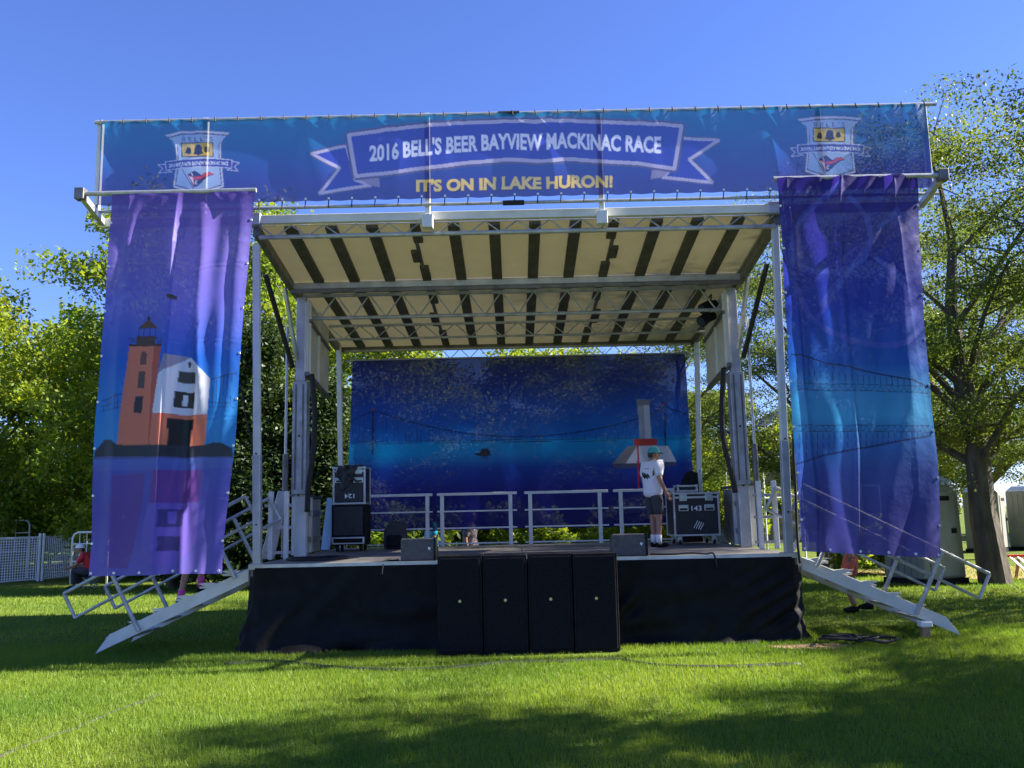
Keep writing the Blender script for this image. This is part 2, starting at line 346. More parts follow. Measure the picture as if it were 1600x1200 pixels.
# corner posts
for (a, b_) in ((P(399, 392, YF), P(400, 878, YF)), (P(1213, 360, YF), P(1235, 864, YF)), (P(528.5, 540, 16.8), P(533, 850, 16.8)), (P(1090, 535, 16.8), P(1095.5, 845, 16.8))):
    b_.z = DZ; a = a + Vector((0, .05, 0.1)); b_.y += .07
    po = part('corner_post', 'white_metal', st, lambda b: b.bar(b_, a, 0.088, 0.088), bevel=.008)
    mid = b_.lerp(a, 0.33)
    part('post_sleeve', 'alu', po, lambda b: b.bar(b_, mid, 0.10, 0.10), bevel=.006)
    part('foot_plate', 'galv', po, lambda b: b.box(b_ + Vector((-.09, -.06, .0)), b_ + Vector((.09, .09, .015))))
    for t in (0.12, 0.335): 
        q = b_.lerp(a, t); part('pin', 'rubber', po, lambda b: b.tube([q + Vector((0, -.06, 0)), q + Vector((0, -.04, 0))], .012, 8))
# roof panels
FR, MR, BR = (YF, 5.50), (13.3, 5.23), (17.15, 4.93)
def slab(y0, z0, y1, z1, x0, x1, th): 
    b = MB(); b.add([(x, y, z) for x in (x0, x1) for (y, z) in ((y0, z0), (y1, z1), (y1, z1 + th), (y0, z0 + th))],
        [(0, 1, 2, 3), (4, 7, 6, 5), (0, 4, 5, 1), (3, 2, 6, 7), (0, 3, 7, 4), (1, 5, 6, 2)]); return b
ribx = [-2.93 + 0.5475 * i for i in range(12)]
for (nm, (y0, z0), (y1, z1)) in (('front_roof_panel', FR, MR), ('rear_roof_panel', MR, BR)):
    rp = MB().add([(XL, y0 + .01, z0 + .035), (XR + .03, y0 + .01, z0 + .035), (XR + .03, y1 + .004, z1 + .035), (XL, y1 + .004, z1 + .035)], [(0, 1, 2, 3)]).build(nm, 'roof', st)
    for i, x in enumerate(ribx):
        L = [(0.02, 0.97)] if i not in (3, 8) else [(0.02, 0.28), (0.44, 0.62), (0.72, 0.97)]
        for k, (a, c) in enumerate(L):
            off = 0.0 if len(L) == 1 else (0.03, -0.05, 0.02)[k] * (1 if i == 3 else -1)
            pa = Vector((x + off, y0 + (y1 - y0) * a, z0 + (z1 - z0) * a + .012)); pb = Vector((x + off, y0 + (y1 - y0) * c, z0 + (z1 - z0) * c + .012))
            part('rib', 'rib', rp, lambda b: b.bar(pa, pb, 0.155 if len(L) == 1 else 0.13, 0.05))
        if i in (3, 8): part('seam_strip', 'steel', rp, lambda b: b.bar((x, y0 + .05, z0 + .01), (x, y1 - .05, z1 + .01), 0.05, 0.03))
    for x in (XL - .01, XR + .03):
        part('edge_beam', 'steel', rp, lambda b: b.bar((x, y0, z0 - .02), (x, y1, z1 - .02), 0.09, 0.17), bevel=.01)
# cross beams
def beam(name, m, y, z, wd, ht, x0=XL, x1=XR): return part(name, m, st, lambda b: b.box((x0, y - wd / 2, z - ht / 2), (x1, y + wd / 2, z + ht / 2)), bevel=.008)
beam('header_beam', 'white_metal', YF - .02, 5.60, 0.10, 0.115, -5.42, 5.50)
for x in (-3.40, 3.56): part('beam_sleeve', 'alu', st, lambda b: b.box((x - .10, YF - .085, 5.525), (x + .10, YF + .05, 5.69)), bevel=.008)
beam('hinge_beam', 'alu', 13.3, 5.19, 0.09, 0.10); beam('hinge_rail', 'steel', 13.22, 5.09, 0.06, 0.06)
beam('rear_edge_beam', 'steel', 17.17, 4.93, 0.07, 0.12)
def truss(y, ztop, zbot, x0, x1, n, rt, rb, br, top=True, m='galv'):
    L = Vector((0, 0, 0))
    t = part('truss', m, st, lambda b: b.tube([(x0, y, zbot), (x1, y, zbot)], rb, 10), smooth=False)
    if top: part('upper_chord', m, t, lambda b: b.box((x0, y - rt, ztop - rt), (x1, y + rt, ztop + rt)))
    d = (x1 - x0) / n
    for i in range(n):
        a = (x0 + d * i, y, zbot if i % 2 else ztop); c = (x0 + d * (i + 1), y, ztop if i % 2 else zbot)
        part('brace', m, t, lambda b: b.tube([a, c], br, 6))
    return t
truss(YF + .0, 5.53, 5.37, XL + .03, XR, 32, .02, .030, .010, top=False)
truss(13.62, 5.12, 4.755, XL + .1, XR - .06, 26, .024, .028, .013)
truss(15.25, 4.98, 4.74, XL + .15, XR - .1, 24, .02, .02, .010)
truss(17.05, 4.87, 4.68, XL + .1, XR - .05, 36, .016, .022, .008)
# lift masts, upper and lower wall panels, rods, struts
for s, xm in ((-1, -3.27), (1, 3.47)):
    ms = part('lift_mast', 'galv', st, lambda b: b.box((xm - .11, 13.5, DZ + .93), (xm + .11, 13.72, 3.75)), bevel=.012)
    part('mast_base', 'white_metal' if s < 0 else 'alu', ms, lambda b: b.box((xm - .07, 13.56, DZ), (xm + .10, 13.70, DZ + .93)), bevel=.008)
    part('inner_mast', 'alu', ms, lambda b: b.box((xm - .075, 13.53, 3.75), (xm + .075, 13.69, 5.08)), bevel=.01)
    for dx in (-.055, .055): part('mast_groove', 'steel', ms, lambda b: b.box((xm + dx - .012, 13.492, DZ + 1.0), (xm + dx + .012, 13.503, 3.7)))
    for z in (2.0, 2.9): part('pin', 'rubber', ms, lambda b: b.tube([(xm, 13.5, z), (xm, 13.485, z)], .016, 8))
    xo = xm - s * 0.0
    up = part('upper_wall_panel', 'cream', st, lambda b: b.add([(x, y, z) for x in (xm + s * .02 - .02 - s * .14, xm + s * .02 + .02 - s * .14) for (y, z) in ((13.45, 3.86), (14.95, 3.70), (14.95, 4.85), (13.45, 5.02))],
        [(0, 1, 2, 3), (4, 7, 6, 5), (0, 4, 5, 1), (3, 2, 6, 7), (0, 3, 7, 4), (1, 5, 6, 2)]))
    for y in (13.47, 14.1): part('panel_stile', 'white_metal', up, lambda b: b.box((xm - s * .12 - .05, y, 3.82), (xm - s * .12 + .05, y + .05, 4.98)))
    part('panel_rail', 'steel', up, lambda b: b.bar((xm - s * .12, 13.43, 3.85), (xm - s * .12, 14.95, 3.69), .07, .06))
    part('panel_rail', 'steel', up, lambda b: b.bar((xm - s * .165, 13.43, 4.68), (xm - s * .165, 14.95, 4.50), .03, .05))
    xw = xm + s * (0.24 if s < 0 else 0.20); yo = .45 if s < 0 else 0.0
    lo = part('lower_wall_panel', 'cream' if s < 0 else 'alu', st, lambda b: b.box((xw - .025, 13.75 + yo, DZ + .0), (xw + .025, 15.6 + yo, DZ + .90)))
    for z in (DZ + .22, DZ + .66): part('panel_rail', 'galv', lo, lambda b: b.box((xw - s * .025 - .03, 13.8 + yo, z - .04), (xw - s * .025 + .03, 15.6 + yo, z + .04)))
    for y in (13.72, 14.75): part('panel_stile', 'white_metal', lo, lambda b: b.box((xw - s * .02 - .045, y + yo, DZ), (xw - s * .02 + .045, y + yo + .06, DZ + .92)))
    part('panel_cap', 'steel', lo, lambda b: b.box((xw - .06, 13.7 + yo, DZ + .92), (xw + .06, 15.62 + yo, DZ + .96)))
    xr = xm + s * 0.19
    rd = part('lift_cylinder', 'steel', st, lambda b: b.tube([(xr, 13.45, DZ), (xr, 13.45, 2.62)], .045, 10))
    part('lift_rod', 'alu', rd, lambda b: b.tube([(xr, 13.45, 2.62), (xr, 13.45, 4.6)], .022, 10))
    part('roof_strut', 'rubber', st, lambda b: b.bar((xm + s * .35, 12.75, 5.24), (xm + s * .10, 13.45, 3.95), .05, .06))
    part('roof_strut', 'galv', st, lambda b: b.bar((xm + s * .18, 13.2, 5.15), (xm + s * .05, 13.5, 4.1), .05, .05))
    if s < 0: part('pivot_plate', 'alu', st, lambda b: b.prism([(xm + s * .42, 13.0, DZ), (xm + s * .22, 13.0, DZ), (xm + s * .03, 13.0, DZ + .95), (xm + s * .18, 13.0, DZ + .98)], None, (0, .05, 0)), bevel=.01)
# folded guard frames (two uprights and clamps) on the deck's sides
for s, x, lab in ((-1, P(432, 870, 12.7).x, 'upright aluminium guard frame on the deck beside the cream wall panel'), (1, P(1197, 860, 12.9).x, 'upright aluminium guard frame on the deck beside the grey wall panel')):
    gf = thing('guard_frame', lab, 'frame', (x, 12.75, DZ), 'guard frames')
    for dx in (-.10, .12): part('upright', 'white_metal', gf, lambda b: b.box((x + dx - .032, 12.71, DZ), (x + dx + .032, 12.78, DZ + .96)), bevel=.008)
    for z in (.10, .45, .76): part('clamp', 'galv', gf, lambda b: b.box((x - .19, 12.72, DZ + z - .02), (x + .21, 12.74, DZ + z + .02)))

# ================================================================== BANNER FRAME
bf = thing('banner_frame', 'galvanised pipe frame above the roof edge carrying the banners', 'frame', (0.1, 11.2, 5.5))
YT = 11.2
zt, zb, xl, xr = 6.95, 5.76, P(152, 190, YT).x, P(1453, 162, YT).x
part('top_pipe', 'galv', bf, lambda b: b.tube([(xl - .03, YT, zt), (xr + .08, YT, zt)], .026, 10))
part('bottom_pipe', 'galv', bf, lambda b: b.tube([(xl, YT, zb - .055), (xr, YT, zb - .055)], .022, 10))
for i, px in enumerate((152, 318, 667, 938, 1285, 1453)):
    x = P(px, 250, YT).x
    up = part('upright', 'white_metal', bf, lambda b: b.box((x - .035, YT + .03, 5.42 if i in (2, 3) else 5.66), (x + .035, YT + .09, zt + .05)), bevel=.006)
    if i in (2, 3): part('foot_bracket', 'white_metal', up, lambda b: b.box((x - .07, YT - .0, 5.40), (x + .07, YT + .12, 5.58)), bevel=.01)
for s, x in ((-1, -5.40), (1, 5.50)):
    part('outrigger', 'alu', bf, lambda b: b.bar((x, YF - .05, 5.60), (x - s * .02, 10.72, 5.74), 0.07, 0.09), bevel=.008)
    xi = -3.18 if s < 0 else 3.36
    part('side_pipe', 'galv', bf, lambda b: b.tube([(x + s * .06, 10.72, 5.77), (xi, 10.72, 5.77)], .03, 10))
    part('pipe_clamp', 'steel', bf, lambda b: b.box((x - .06, 10.66, 5.69), (x + .06, 10.78, 5.84)), bevel=.01)
for px, z in ((798, zt), (802, zb - .055)):
    x = P(px, 300, YT).x; part('pipe_coupler', 'rubber', bf, lambda b: b.tube([(x - .14, YT, z), (x + .14, YT, z)], .034, 10))

# ================================================================== PRINTS
def W(Y, k=1.0, ox=0.0, oy=0.0):
    return lambda *p: [P(ox + a / k, oy + c / k, Y) for a, c in p]
# ---- top banner
cv = Canvas(-5.5, 5.75, 5.6, 7.05, 0.0075)
cv.gradient([(5.76, srgb(52, 50, 128)), (6.05, srgb(50, 60, 145)), (6.35, srgb(38, 82, 155)), (6.65, srgb(24, 105, 160)), (6.95, srgb(20, 112, 165))])
def ribbon(cv, Q, top, bot, c1, c2, c3, w1, w2):
    poly = Q(*top) + Q(*bot)[::-1]
    cv.line(poly + poly[:1], w1, c1); cv.poly(poly, c3); cv.line(poly + poly[:1], w2, c2)
pxm = 11.0 / 1300.0
Q = W(YT)
grey, lil, blu = srgb(88, 84, 122), srgb(178, 172, 205), srgb(48, 62, 168)
for tail in ([(487, 240), (543, 231), (556, 283), (580, 291), (500, 303), (532, 265)], [(1065, 218), (1121, 223), (1076, 251), (1112, 287), (1035, 278), (1052, 262)]):
    p = Q(*tail); cv.line(p + p[:1], 9 * pxm, grey); cv.poly(p, blu); cv.line(p + p[:1], 5 * pxm, lil)
cv.poly(Q((557, 277), (593, 279), (594, 294), (578, 291)), srgb(140, 132, 165)); cv.poly(Q((1018, 267), (1050, 264), (1035, 278), (1016, 281)), srgb(140, 132, 165))
top = [(546, 213), (604, 204), (666, 198), (729, 194), (804, 191.5), (870, 191), (938, 192), (997, 194.7), (1064, 199)]
bot = [(557, 277.5), (610, 270), (666, 263), (729, 256), (804, 252), (870, 251.5), (938, 253), (997, 256), (1053, 265)]
ribbon(cv, Q, top, bot, grey, lil, blu, 13 * pxm, 6 * pxm)
def put_text(cv, txt, x0, y0, x1, y1, cap, arc, col, bold, italic=0.0, Yp=YT, spacing=1.0, shadow=None):
    T = text_tris(txt, bold, italic, spacing); Wd = T[..., 0].max(); out = []
    for t in T:
        q = []
        for (a, c) in t:
            s_ = a / Wd; px = x0 + (x1 - x0) * s_; py = y0 + (y1 - y0) * s_ - arc * (1 - (2 * s_ - 1) ** 2) - c * cap
            q.append(P(px, py, Yp))
        out.append(q)
    if shadow:
        for q in out: cv.poly([v + Vector((.014, 0, -.014)) for v in q], shadow)
    cv.tris(out, col)
put_text(cv, "2016 BELL'S BEER BAYVIEW MACKINAC RACE", 578, 254, 1032, 241.5, 26.5, 11.5, srgb(222, 226, 248), 0.036, spacing=1.02)
put_text(cv, "IT'S ON IN LAKE HURON!", 651, 301.5, 957, 294.5, 20, 0.5, srgb(232, 202, 96), 0.045, 0.0, shadow=srgb(60, 50, 60))
def emblem(cv, ox, oy):
    Q = W(YT, 8.0, ox, oy); px = pxm
    body = [(150, 335), (350, 300), (560, 288), (760, 296), (960, 315), (880, 390), (852, 440), (852, 640), (885, 985), (730, 1035), (560, 1085), (400, 1030), (250, 985), (285, 640), (278, 440), (240, 390)]
    def sh(k): return Q(*[(560 + (a - 560) * k, 690 + (c - 690) * k) for a, c in body])
    p = sh(1.0); cv.line(p + p[:1], 2.2 * px, srgb(110, 100, 120)); cv.poly(p, srgb(205, 205, 228)); cv.poly(sh(.935), srgb(84, 84, 130)); cv.poly(sh(.895), srgb(168, 190, 226))
    cv.poly(Q((350, 428), (756, 428), (756, 606), (350, 606)), srgb(45, 42, 62)); cv.poly(Q((362, 440), (744, 440), (744, 594), (362, 594)), srgb(222, 186, 82))
    for cx, cy, k, tl in ((440, 530, .72, .12), (565, 525, 1.15, 0.0), (672, 520, .66, -.14)):
        bell = [(-58, 38), (-44, 12), (-40, -25), (-26, -52), (0, -62), (26, -52), (40, -25), (44, 12), (58, 38), (20, 48), (0, 58), (-20, 48)]
        cv.poly(Q(*[(cx + k * (a - tl * c), cy + k * (c + tl * a)) for a, c in bell]), srgb(38, 34, 58))
    T = text_tris("BELL'S", 0.0, spacing=1.5); Wd = T[..., 0].max()
    cv.tris([Q(*[(362 + 390 * a / Wd, 418 - c * 56) for a, c in t]) for t in T], srgb(60, 62, 108))
    tl = srgb(72, 80, 160)
    for tail in ([(150, 695), (60, 705), (118, 752), (70, 806), (225, 788), (160, 765)], [(985, 665), (1082, 685), (1020, 735), (1065, 788), (925, 772), (985, 750)]):
        p = Q(*tail); cv.poly(p, tl); cv.line(p + p[:1], 1.3 * px, srgb(190, 192, 220))
    rb = [(150, 662), (350, 636), (560, 626), (780, 632), (988, 650), (984, 752), (780, 734), (560, 727), (350, 738), (158, 768)]
    p = Q(*rb); cv.poly(p, srgb(58, 68, 158)); cv.line(p + p[:1], 1.4 * px, srgb(196, 198, 226))
    T = text_tris("2016 BELL'S BEER BAYVIEW MACKINAC RACE", 0.03); Wd = T[..., 0].max()
    cv.tris([Q(*[(192 + 750 * a / Wd, 734 - 14 * a / Wd - 22 * (1 - (2 * a / Wd - 1) ** 2) - c * 46) for a, c in t]) for t in T], srgb(225, 228, 246))
    cv.line(Q((352, 750), (520, 1035)), 1.1 * px, srgb(52, 54, 96))
    cv.poly(Q((425, 825), (470, 790), (520, 775), (570, 808), (600, 835), (650, 800), (700, 792), (770, 828), (700, 845), (640, 890), (560, 970), (505, 990)), srgb(44, 46, 104))
    cv.poly(Q((510, 850), (590, 850), (650, 805), (705, 795), (770, 828), (690, 830), (620, 870), (520, 900)), srgb(212, 66, 82))
    cv.poly(Q((425, 828), (505, 850), (520, 985), (470, 900)), srgb(214, 80, 92)); cv.poly(Q((440, 845), (492, 858), (508, 950)), srgb(235, 225, 238))
    cv.line(Q((552, 905), (532, 912), (530, 940), (550, 944)), 1.4 * px, srgb(225, 225, 240)); cv.line(Q((470, 800), (492, 838)), 1.6 * px, srgb(220, 222, 240))
emblem(cv, 240, 170); emblem(cv, 240 + 985, 170 - 23)
M['mesh_banner'] = cloth_mat('mesh_banner', 0.15, 0.45)
M['hang_banner'] = cloth_mat('hanging_banner', 0.05, 0.48, 0.45, 0.4)
M['back_banner'] = cloth_mat('backdrop_cloth', 0.05, 0.22, 0.6, 0.2)
bx0, bx1 = P(157, 250, YT).x, P(1449, 230, YT).x
def pos_top(u, v):
    X = bx0 + (bx1 - bx0) * u; ph = u * 36 * 2 * np.pi
    tie = 0.5 - 0.5 * np.cos(ph)
    big = 0.5 + 0.5 * np.sin(u * 61 + 2 * np.sin(u * 17))
    Y = YT - 0.035 - 0.030 * tie * np.exp(-v * 3.0) * big - 0.042 * np.sin(v * np.pi) * np.sin(u * 47 + 1.5 * np.sin(u * 23) - v * 1.5) * (0.4 + 0.6 * big)
    Z = 6.925 - 1.145 * v + 0.012 * tie * (v < 0.02) - 0.010 * tie * (v > 0.98)
    return X, Y, Z
me = cloth('top_banner', 1300, 130, pos_top, cv, 'mesh_banner')
tb = tag(link(bpy.data.objects.new('top_banner', me)), 'wide teal and indigo banner with ribbon lettering and two crests above the stage roof', 'banner')
me0 = None
for i in range(37):
    x = bx0 + (bx1 - bx0) * i / 36.0
    for z0, z1 in ((5.795, zb - .08), (6.905, zt + .03)):
        o = part('tie', 'rubber', tb, lambda b: b.tube([(x, YT - .05, z0), (x - .01, YT - .032, z1)], .0075, 6))
    part('eyelet', 'bright_white', tb, lambda b: b.tube([(x, YT - .058, 5.80), (x, YT - .05, 5.80)], .016, 8))
# ---- left hanging banner
YS = 10.72
cv = Canvas(-5.4, -3.0, 0.85, 5.9, 0.008)
zz = lambda y, x=270: P(x, y, YS).z
cv.gradient([(zz(898), srgb(122, 110, 205)), (zz(800), srgb(96, 90, 190)), (zz(735), srgb(92, 100, 194)), (zz(700), srgb(60, 150, 225)), (zz(640), srgb(48, 138, 222)), (zz(560), srgb(44, 104, 212)), (zz(480), srgb(108, 108, 212)), (zz(400), srgb(124, 110, 200)), (zz(308), srgb(112, 90, 178))])
Q = W(YS, 4.0, 100, 450)
def PL(pts, col, al=1.0): cv.poly(Q(*pts), col, al)
def LN(pts, wpx, col, al=1.0): cv.line(Q(*pts), wpx * 0.0081 / 4 * 4, col, al)
dkc = srgb(62, 58, 60); brick = srgb(228, 132, 108)
for (a, c) in (((250, 708), (390, 672)), ((925, 576), (1085, 540))): LN([a, c], 1.8, srgb(60, 80, 130))
for (a, c) in (((240, 742), (392, 718)), ((235, 775), (390, 752)), ((915, 718), (1085, 728)), ((915, 748), (1080, 752))): LN([a, c], .8, srgb(50, 70, 130))
for x in range(262, 392, 22): LN([(x, 705 - (x - 250) * .25), (x - 4, 770)], .7, srgb(50, 70, 130))
for x in range(945, 1085, 24): LN([(x, 572 - (x - 925) * .22), (x - 8, 742)], .7, srgb(50, 70, 130))
PL([(195, 1075), (205, 1020), (262, 952), (318, 950), (362, 985), (890, 985), (950, 968), (1005, 972), (1062, 1005), (1062, 1062)], srgb(58, 64, 78))
PL([(432, 372), (640, 375), (618, 560), (556, 985), (360, 985)], brick)
PL([(590, 375), (640, 375), (618, 560), (570, 900), (556, 985), (548, 985)], srgb(196, 98, 84))
PL([(656, 424), (776, 425), (640, 545), (622, 545)], srgb(158, 152, 180))
PL([(622, 548), (776, 427), (926, 572), (906, 792), (580, 788)], srgb(226, 230, 250))
PL([(580, 788), (906, 793), (893, 985), (556, 985)], brick)
PL([(662, 815), (802, 820), (796, 885), (781, 885), (774, 985), (662, 985), (670, 885), (660, 880)], srgb(44, 54, 58))
PL([(718, 518), (812, 521), (808, 593), (712, 590)], srgb(84, 84, 86)); PL([(697, 645), (806, 648), (796, 748), (690, 745)], srgb(66, 66, 66)); PL([(733, 664), (759, 665), (752, 735), (728, 734)], srgb(232, 234, 250))
PL([(765, 455), (775, 455), (775, 465), (788, 468), (778, 476), (776, 492), (765, 492), (764, 476), (758, 466), (765, 463)], dkc)
PL([(500, 425), (512, 408), (532, 408), (545, 425), (540, 490), (497, 488)], srgb(120, 84, 84)); PL([(486, 528), (534, 531), (521, 633), (475, 630)], srgb(96, 84, 84)); PL([(463, 682), (515, 684), (505, 788), (453, 785)], srgb(66, 62, 74))
PL([(430, 360), (640, 363), (640, 377), (429, 373)], srgb(74, 52, 52)); PL([(476, 310), (602, 314), (598, 372), (470, 366)], srgb(92, 72, 70))
PL([(484, 264), (552, 203), (614, 266)], srgb(104, 74, 66)); PL([(543, 190), (562, 190), (562, 212), (543, 212)], dkc)
for x in (490, 522, 565, 600): LN([(x, 262), (x - 3, 314)], 1.0, dkc)
for z in (328, 345): LN([(430, z), (476, z)], .7, dkc); LN([(600, z + 2), (642, z + 2)], .7, dkc)
for x in (432, 452, 620, 640): LN([(x, 326), (x, 362)], .7, dkc)
PL([(672, 58), (722, 58), (720, 85), (676, 82)], srgb(52, 48, 66))
Q = W(YS, 3.2, 0, 700)
PL([(480, 45), (1165, 45), (1165, 100), (480, 120)], srgb(104, 112, 196), .6)
PL([(590, 140), (740, 125), (735, 280), (700, 440), (655, 600), (560, 600)], srgb(124, 70, 150), .55); PL([(790, 110), (1022, 112), (1005, 272), (770, 275)], srgb(126, 74, 156), .8)
PL([(765, 276), (1005, 276), (990, 475), (862, 592), (745, 560), (735, 420)], srgb(126, 106, 204), .85)
PL([(812, 305), (908, 306), (896, 396), (806, 394)], srgb(76, 70, 136)); PL([(842, 318), (872, 318), (866, 380), (838, 380)], srgb(120, 104, 200)); PL([(806, 440), (888, 442), (882, 516), (802, 514)], srgb(76, 70, 136))
def folds(u, v, spec, seed):
    y = np.zeros_like(u)
    for (c0, c1, wd, am) in spec: 
        c = c0 + (c1 - c0) * v + .012 * np.sin(v * 9 + seed); y += am * bump1(u, c, wd)
    y += 0.012 * np.sin(u * 21 + 3 * np.sin(v * 5 + seed)) * (0.3 + v) + 0.010 * np.sin(v * 26 + 4 * np.sin(u * 6 + seed)) * np.sin(u * 9 + v * 4)
    return y
def crease(x, c, wl, wr):  # sharp crest: slow on the left, sudden on the right
    d = x - c; return np.where(d < 0, np.exp(d / wl), np.exp(-d / wr))
def pos_left(u, v):
    ta, tb_, ba, bb = P(177, 309, YS), P(399, 306, YS), P(138, 893, YS), P(351, 898, YS)
    lx = ta.x + (ba.x - ta.x) * v + 0.03 * np.sin(v * 8) * v; rx = tb_.x + (bb.x - tb_.x) * v + 0.02 * np.sin(v * 11 + 1) * v
    X = lx + (rx - lx) * u; Z = (5.745 + (1.03 - 5.745) * v)
    amp = np.clip(v * 6 + 0.15, 0, 1)
    Y = YS - 0.02 - amp * (0.16 * crease(u, 0.47 + 0.03 * v, 0.26, 0.05) - 0.12 * bump1(u, 0.62, .07) + 0.10 * bump1(u, 0.92, .08) + 0.11 * bump1(u, .16, .06) * (1 - .5 * v)) - folds(u, v, [(.75, .8, .06, .03)], 1.3)
    Y -= 0.018 * np.abs(np.sin(v * 15.5)) * bump1(np.sin(v * 15.5), 0, .12) * 3
    return X, Y, Z
me = cloth('hanging_banner', 180, 470, pos_left, cv, 'hang_banner')
hb = tag(link(bpy.data.objects.new('hanging_banner', me)), 'tall purple hanging banner printed with a red lighthouse and white house', 'banner', 'tall banners hanging beside the stage')
def hem_eyelets(parent, pos, us, vs2):
    for u in us:
        for v in vs2:
            X, Y, Z = pos(np.array([u]), np.array([v])); part('eyelet', 'bright_white', parent, lambda b: b.tube([(X[0], Y[0] - .012, Z[0]), (X[0], Y[0] + .006, Z[0])], .016, 8))
hem_eyelets(hb, pos_left, (.02, .2, .4, .6, .8, .98), (.993,)); hem_eyelets(hb, pos_left, (.008, .992), np.linspace(.08, .92, 8))
# ---- right hanging banner
cv = Canvas(3.1, 5.5, 0.85, 5.95, 0.008)
zz = lambda y, x=1330: P(x, y, YS).z
cv.gradient([(zz(870), srgb(84, 80, 160)), (zz(800), srgb(62, 66, 148)), (zz(735), srgb(54, 80, 162)), (zz(690), srgb(52, 112, 192)), (zz(650), srgb(66, 160, 216)), (zz(610), srgb(60, 146, 210)), (zz(570), srgb(36, 96, 190)), (zz(480), srgb(40, 62, 176)), (zz(380), srgb(48, 46, 150)), (zz(283), srgb(52, 38, 128))])
Q = W(YS, 3.551, 1150, 450); faint = srgb(86, 96, 196)
LN2 = lambda pts, wpx, col, al=1.0: cv.line(Q(*pts), wpx * .0081, col, al)
LN2([(330, 20), (400, 160), (500, 235), (620, 295), (760, 322), (880, 318), (980, 288)], 9, faint, .55)
LN2([(450, 165), (560, 0), (640, -120), (740, -260)], 7, faint, .45)
Q4 = W(YS, 3.551, 1150, 140)
for arc in ([(300, 900), (310, 800), (380, 690), (500, 590), (580, 520)], [(620, 600), (720, 720), (740, 860), (690, 960), (560, 1020), (420, 1010), (330, 980)], [(780, 780), (900, 660)], [(760, 930), (860, 1010), (960, 1130)], [(640, 1010), (540, 1090), (470, 1200)]):
    cv.line(Q4(*arc), 8 * .0081, faint, .45)
navy = srgb(34, 46, 96)
cab = [(300, 372), (400, 386), (480, 418), (600, 436), (700, 466), (850, 492), (980, 512), (1090, 552)]
LN2(cab, 2.2, navy)
for i, x in enumerate(range(330, 1060, 33)): 
    yt = np.interp(x, [a for a, _ in cab], [c for _, c in cab]); LN2([(x, yt), (x + 2, 535 + (x - 340) * .02)], .7, navy); LN2([(x, 540 + (x - 340) * .02), (x + 17, 568 + (x - 340) * .02)], .6, navy); LN2([(x + 17, 568 + (x - 340) * .02), (x + 33, 540 + (x - 340) * .02)], .6, navy)
for y in (533, 567): LN2([(330, y), (1085, y + 15)], .9, navy)
cab2 = [(330, 978), (480, 930), (620, 902), (750, 880), (900, 850), (1095, 818)]
LN2(cab2, 2.2, navy)
for x in range(345, 1090, 33):
    yt = np.interp(x, [a for a, _ in cab2], [c for _, c in cab2]); LN2([(x, 790), (x, yt)], .7, navy); LN2([(x, 766), (x + 16, 796)], .6, navy); LN2([(x + 16, 796), (x + 33, 766)], .6, navy)
for y in (764, 798): LN2([(335, y), (1095, y)], .9, navy)
def pos_right(u, v):
    ta, tb_, ba, bb = P(1213, 283, YS), P(1434, 279, YS), P(1250, 858, YS), P(1476, 874, YS)
    lx = ta.x + (ba.x - ta.x) * v + 0.015 * np.sin(v * 9) * v; rx = tb_.x + (bb.x - tb_.x) * v + 0.025 * np.sin(v * 8 + 2) * v
    X = lx + (rx - lx) * u; Z = 5.765 + ((1.14 - .12 * u) - 5.765) * v
    amp = np.clip(v * 5 + 0.2, 0, 1)
    Y = YS - 0.02 - amp * (0.05 * bump1(u, 0.52, .2) + 0.10 * crease(u, .06 + .05 * v, .05, .04) - 0.10 * np.clip((u - .84) / .16, 0, 1) ** 1.3 * (1 - .3 * v)) - folds(u, v, [(.3, .4, .05, .025), (.42, .40, .02, .03 )], 2.1)
    top = np.exp(-v * 9); Y -= top * (0.05 * np.abs(np.sin(u * 9.5 + 1.2 * v * 8)) ** 3 + .03 * np.sin(u * 31 + v * 40))
    Y -= 0.035 * crease(u, .80 + .25 * v, .05, .02) * np.exp(-v * 4)
    return X, Y, Z
me = cloth('hanging_banner', 180, 470, pos_right, cv, 'hang_banner')
hb = tag(link(bpy.data.objects.new('hanging_banner', me)), 'tall blue hanging banner printed with suspension bridge and faint wheel lines', 'banner', 'tall banners hanging beside the stage')
hem_eyelets(hb, pos_right, (.02, .2, .4, .6, .8, .98), (.993,)); hem_eyelets(hb, pos_right, (.008, .992), np.linspace(.08, .92, 8))
# ---- backdrop
YD = 17.0
cv = Canvas(-3.5, 3.7, 1.2, 4.8, 0.011)
zz = lambda y, x=810: P(x, y, YD).z
cv.gradient([(zz(826), srgb(26, 26, 96)), (zz(760), srgb(30, 36, 122)), (zz(730), srgb(22, 60, 148)), (zz(706), srgb(10, 128, 190)), (zz(690), srgb(12, 132, 194)), (zz(684), srgb(14, 96, 182)), (zz(640), srgb(16, 72, 168)), (zz(600), srgb(24, 44, 132)), (zz(556), srgb(30, 32, 104))])
Q = W(YD, 2.857, 540, 550); nv = srgb(18, 32, 78)
LNb = lambda pts, wpx, col, al=1.0: cv.line(Q(*pts), wpx * .0122, col, al)
def cable(x): return 378 - 118 * ((x - 760) / 640.0) ** 2 * -1 if False else 378 - (378 - 258) * ((x - 770) / 650.0) ** 2
LNb([(10, 312), (122, 262)] + [(x, cable(x)) for x in range(125, 1424, 50)] + [(1423, 243), (1540, 285)], 1.6, nv)
for x in range(30, 1540, 17):
    yt = cable(x) if 122 < x < 1423 else (262 + (122 - x) * .45 if x < 122 else 243 + (x - 1423) * .36); LNb([(x, yt), (x, 405 - x * .013)], .45, nv, .7)
for d in (0, 9): LNb([(10, 402 + d), (1545, 382 + d)], .7, nv)
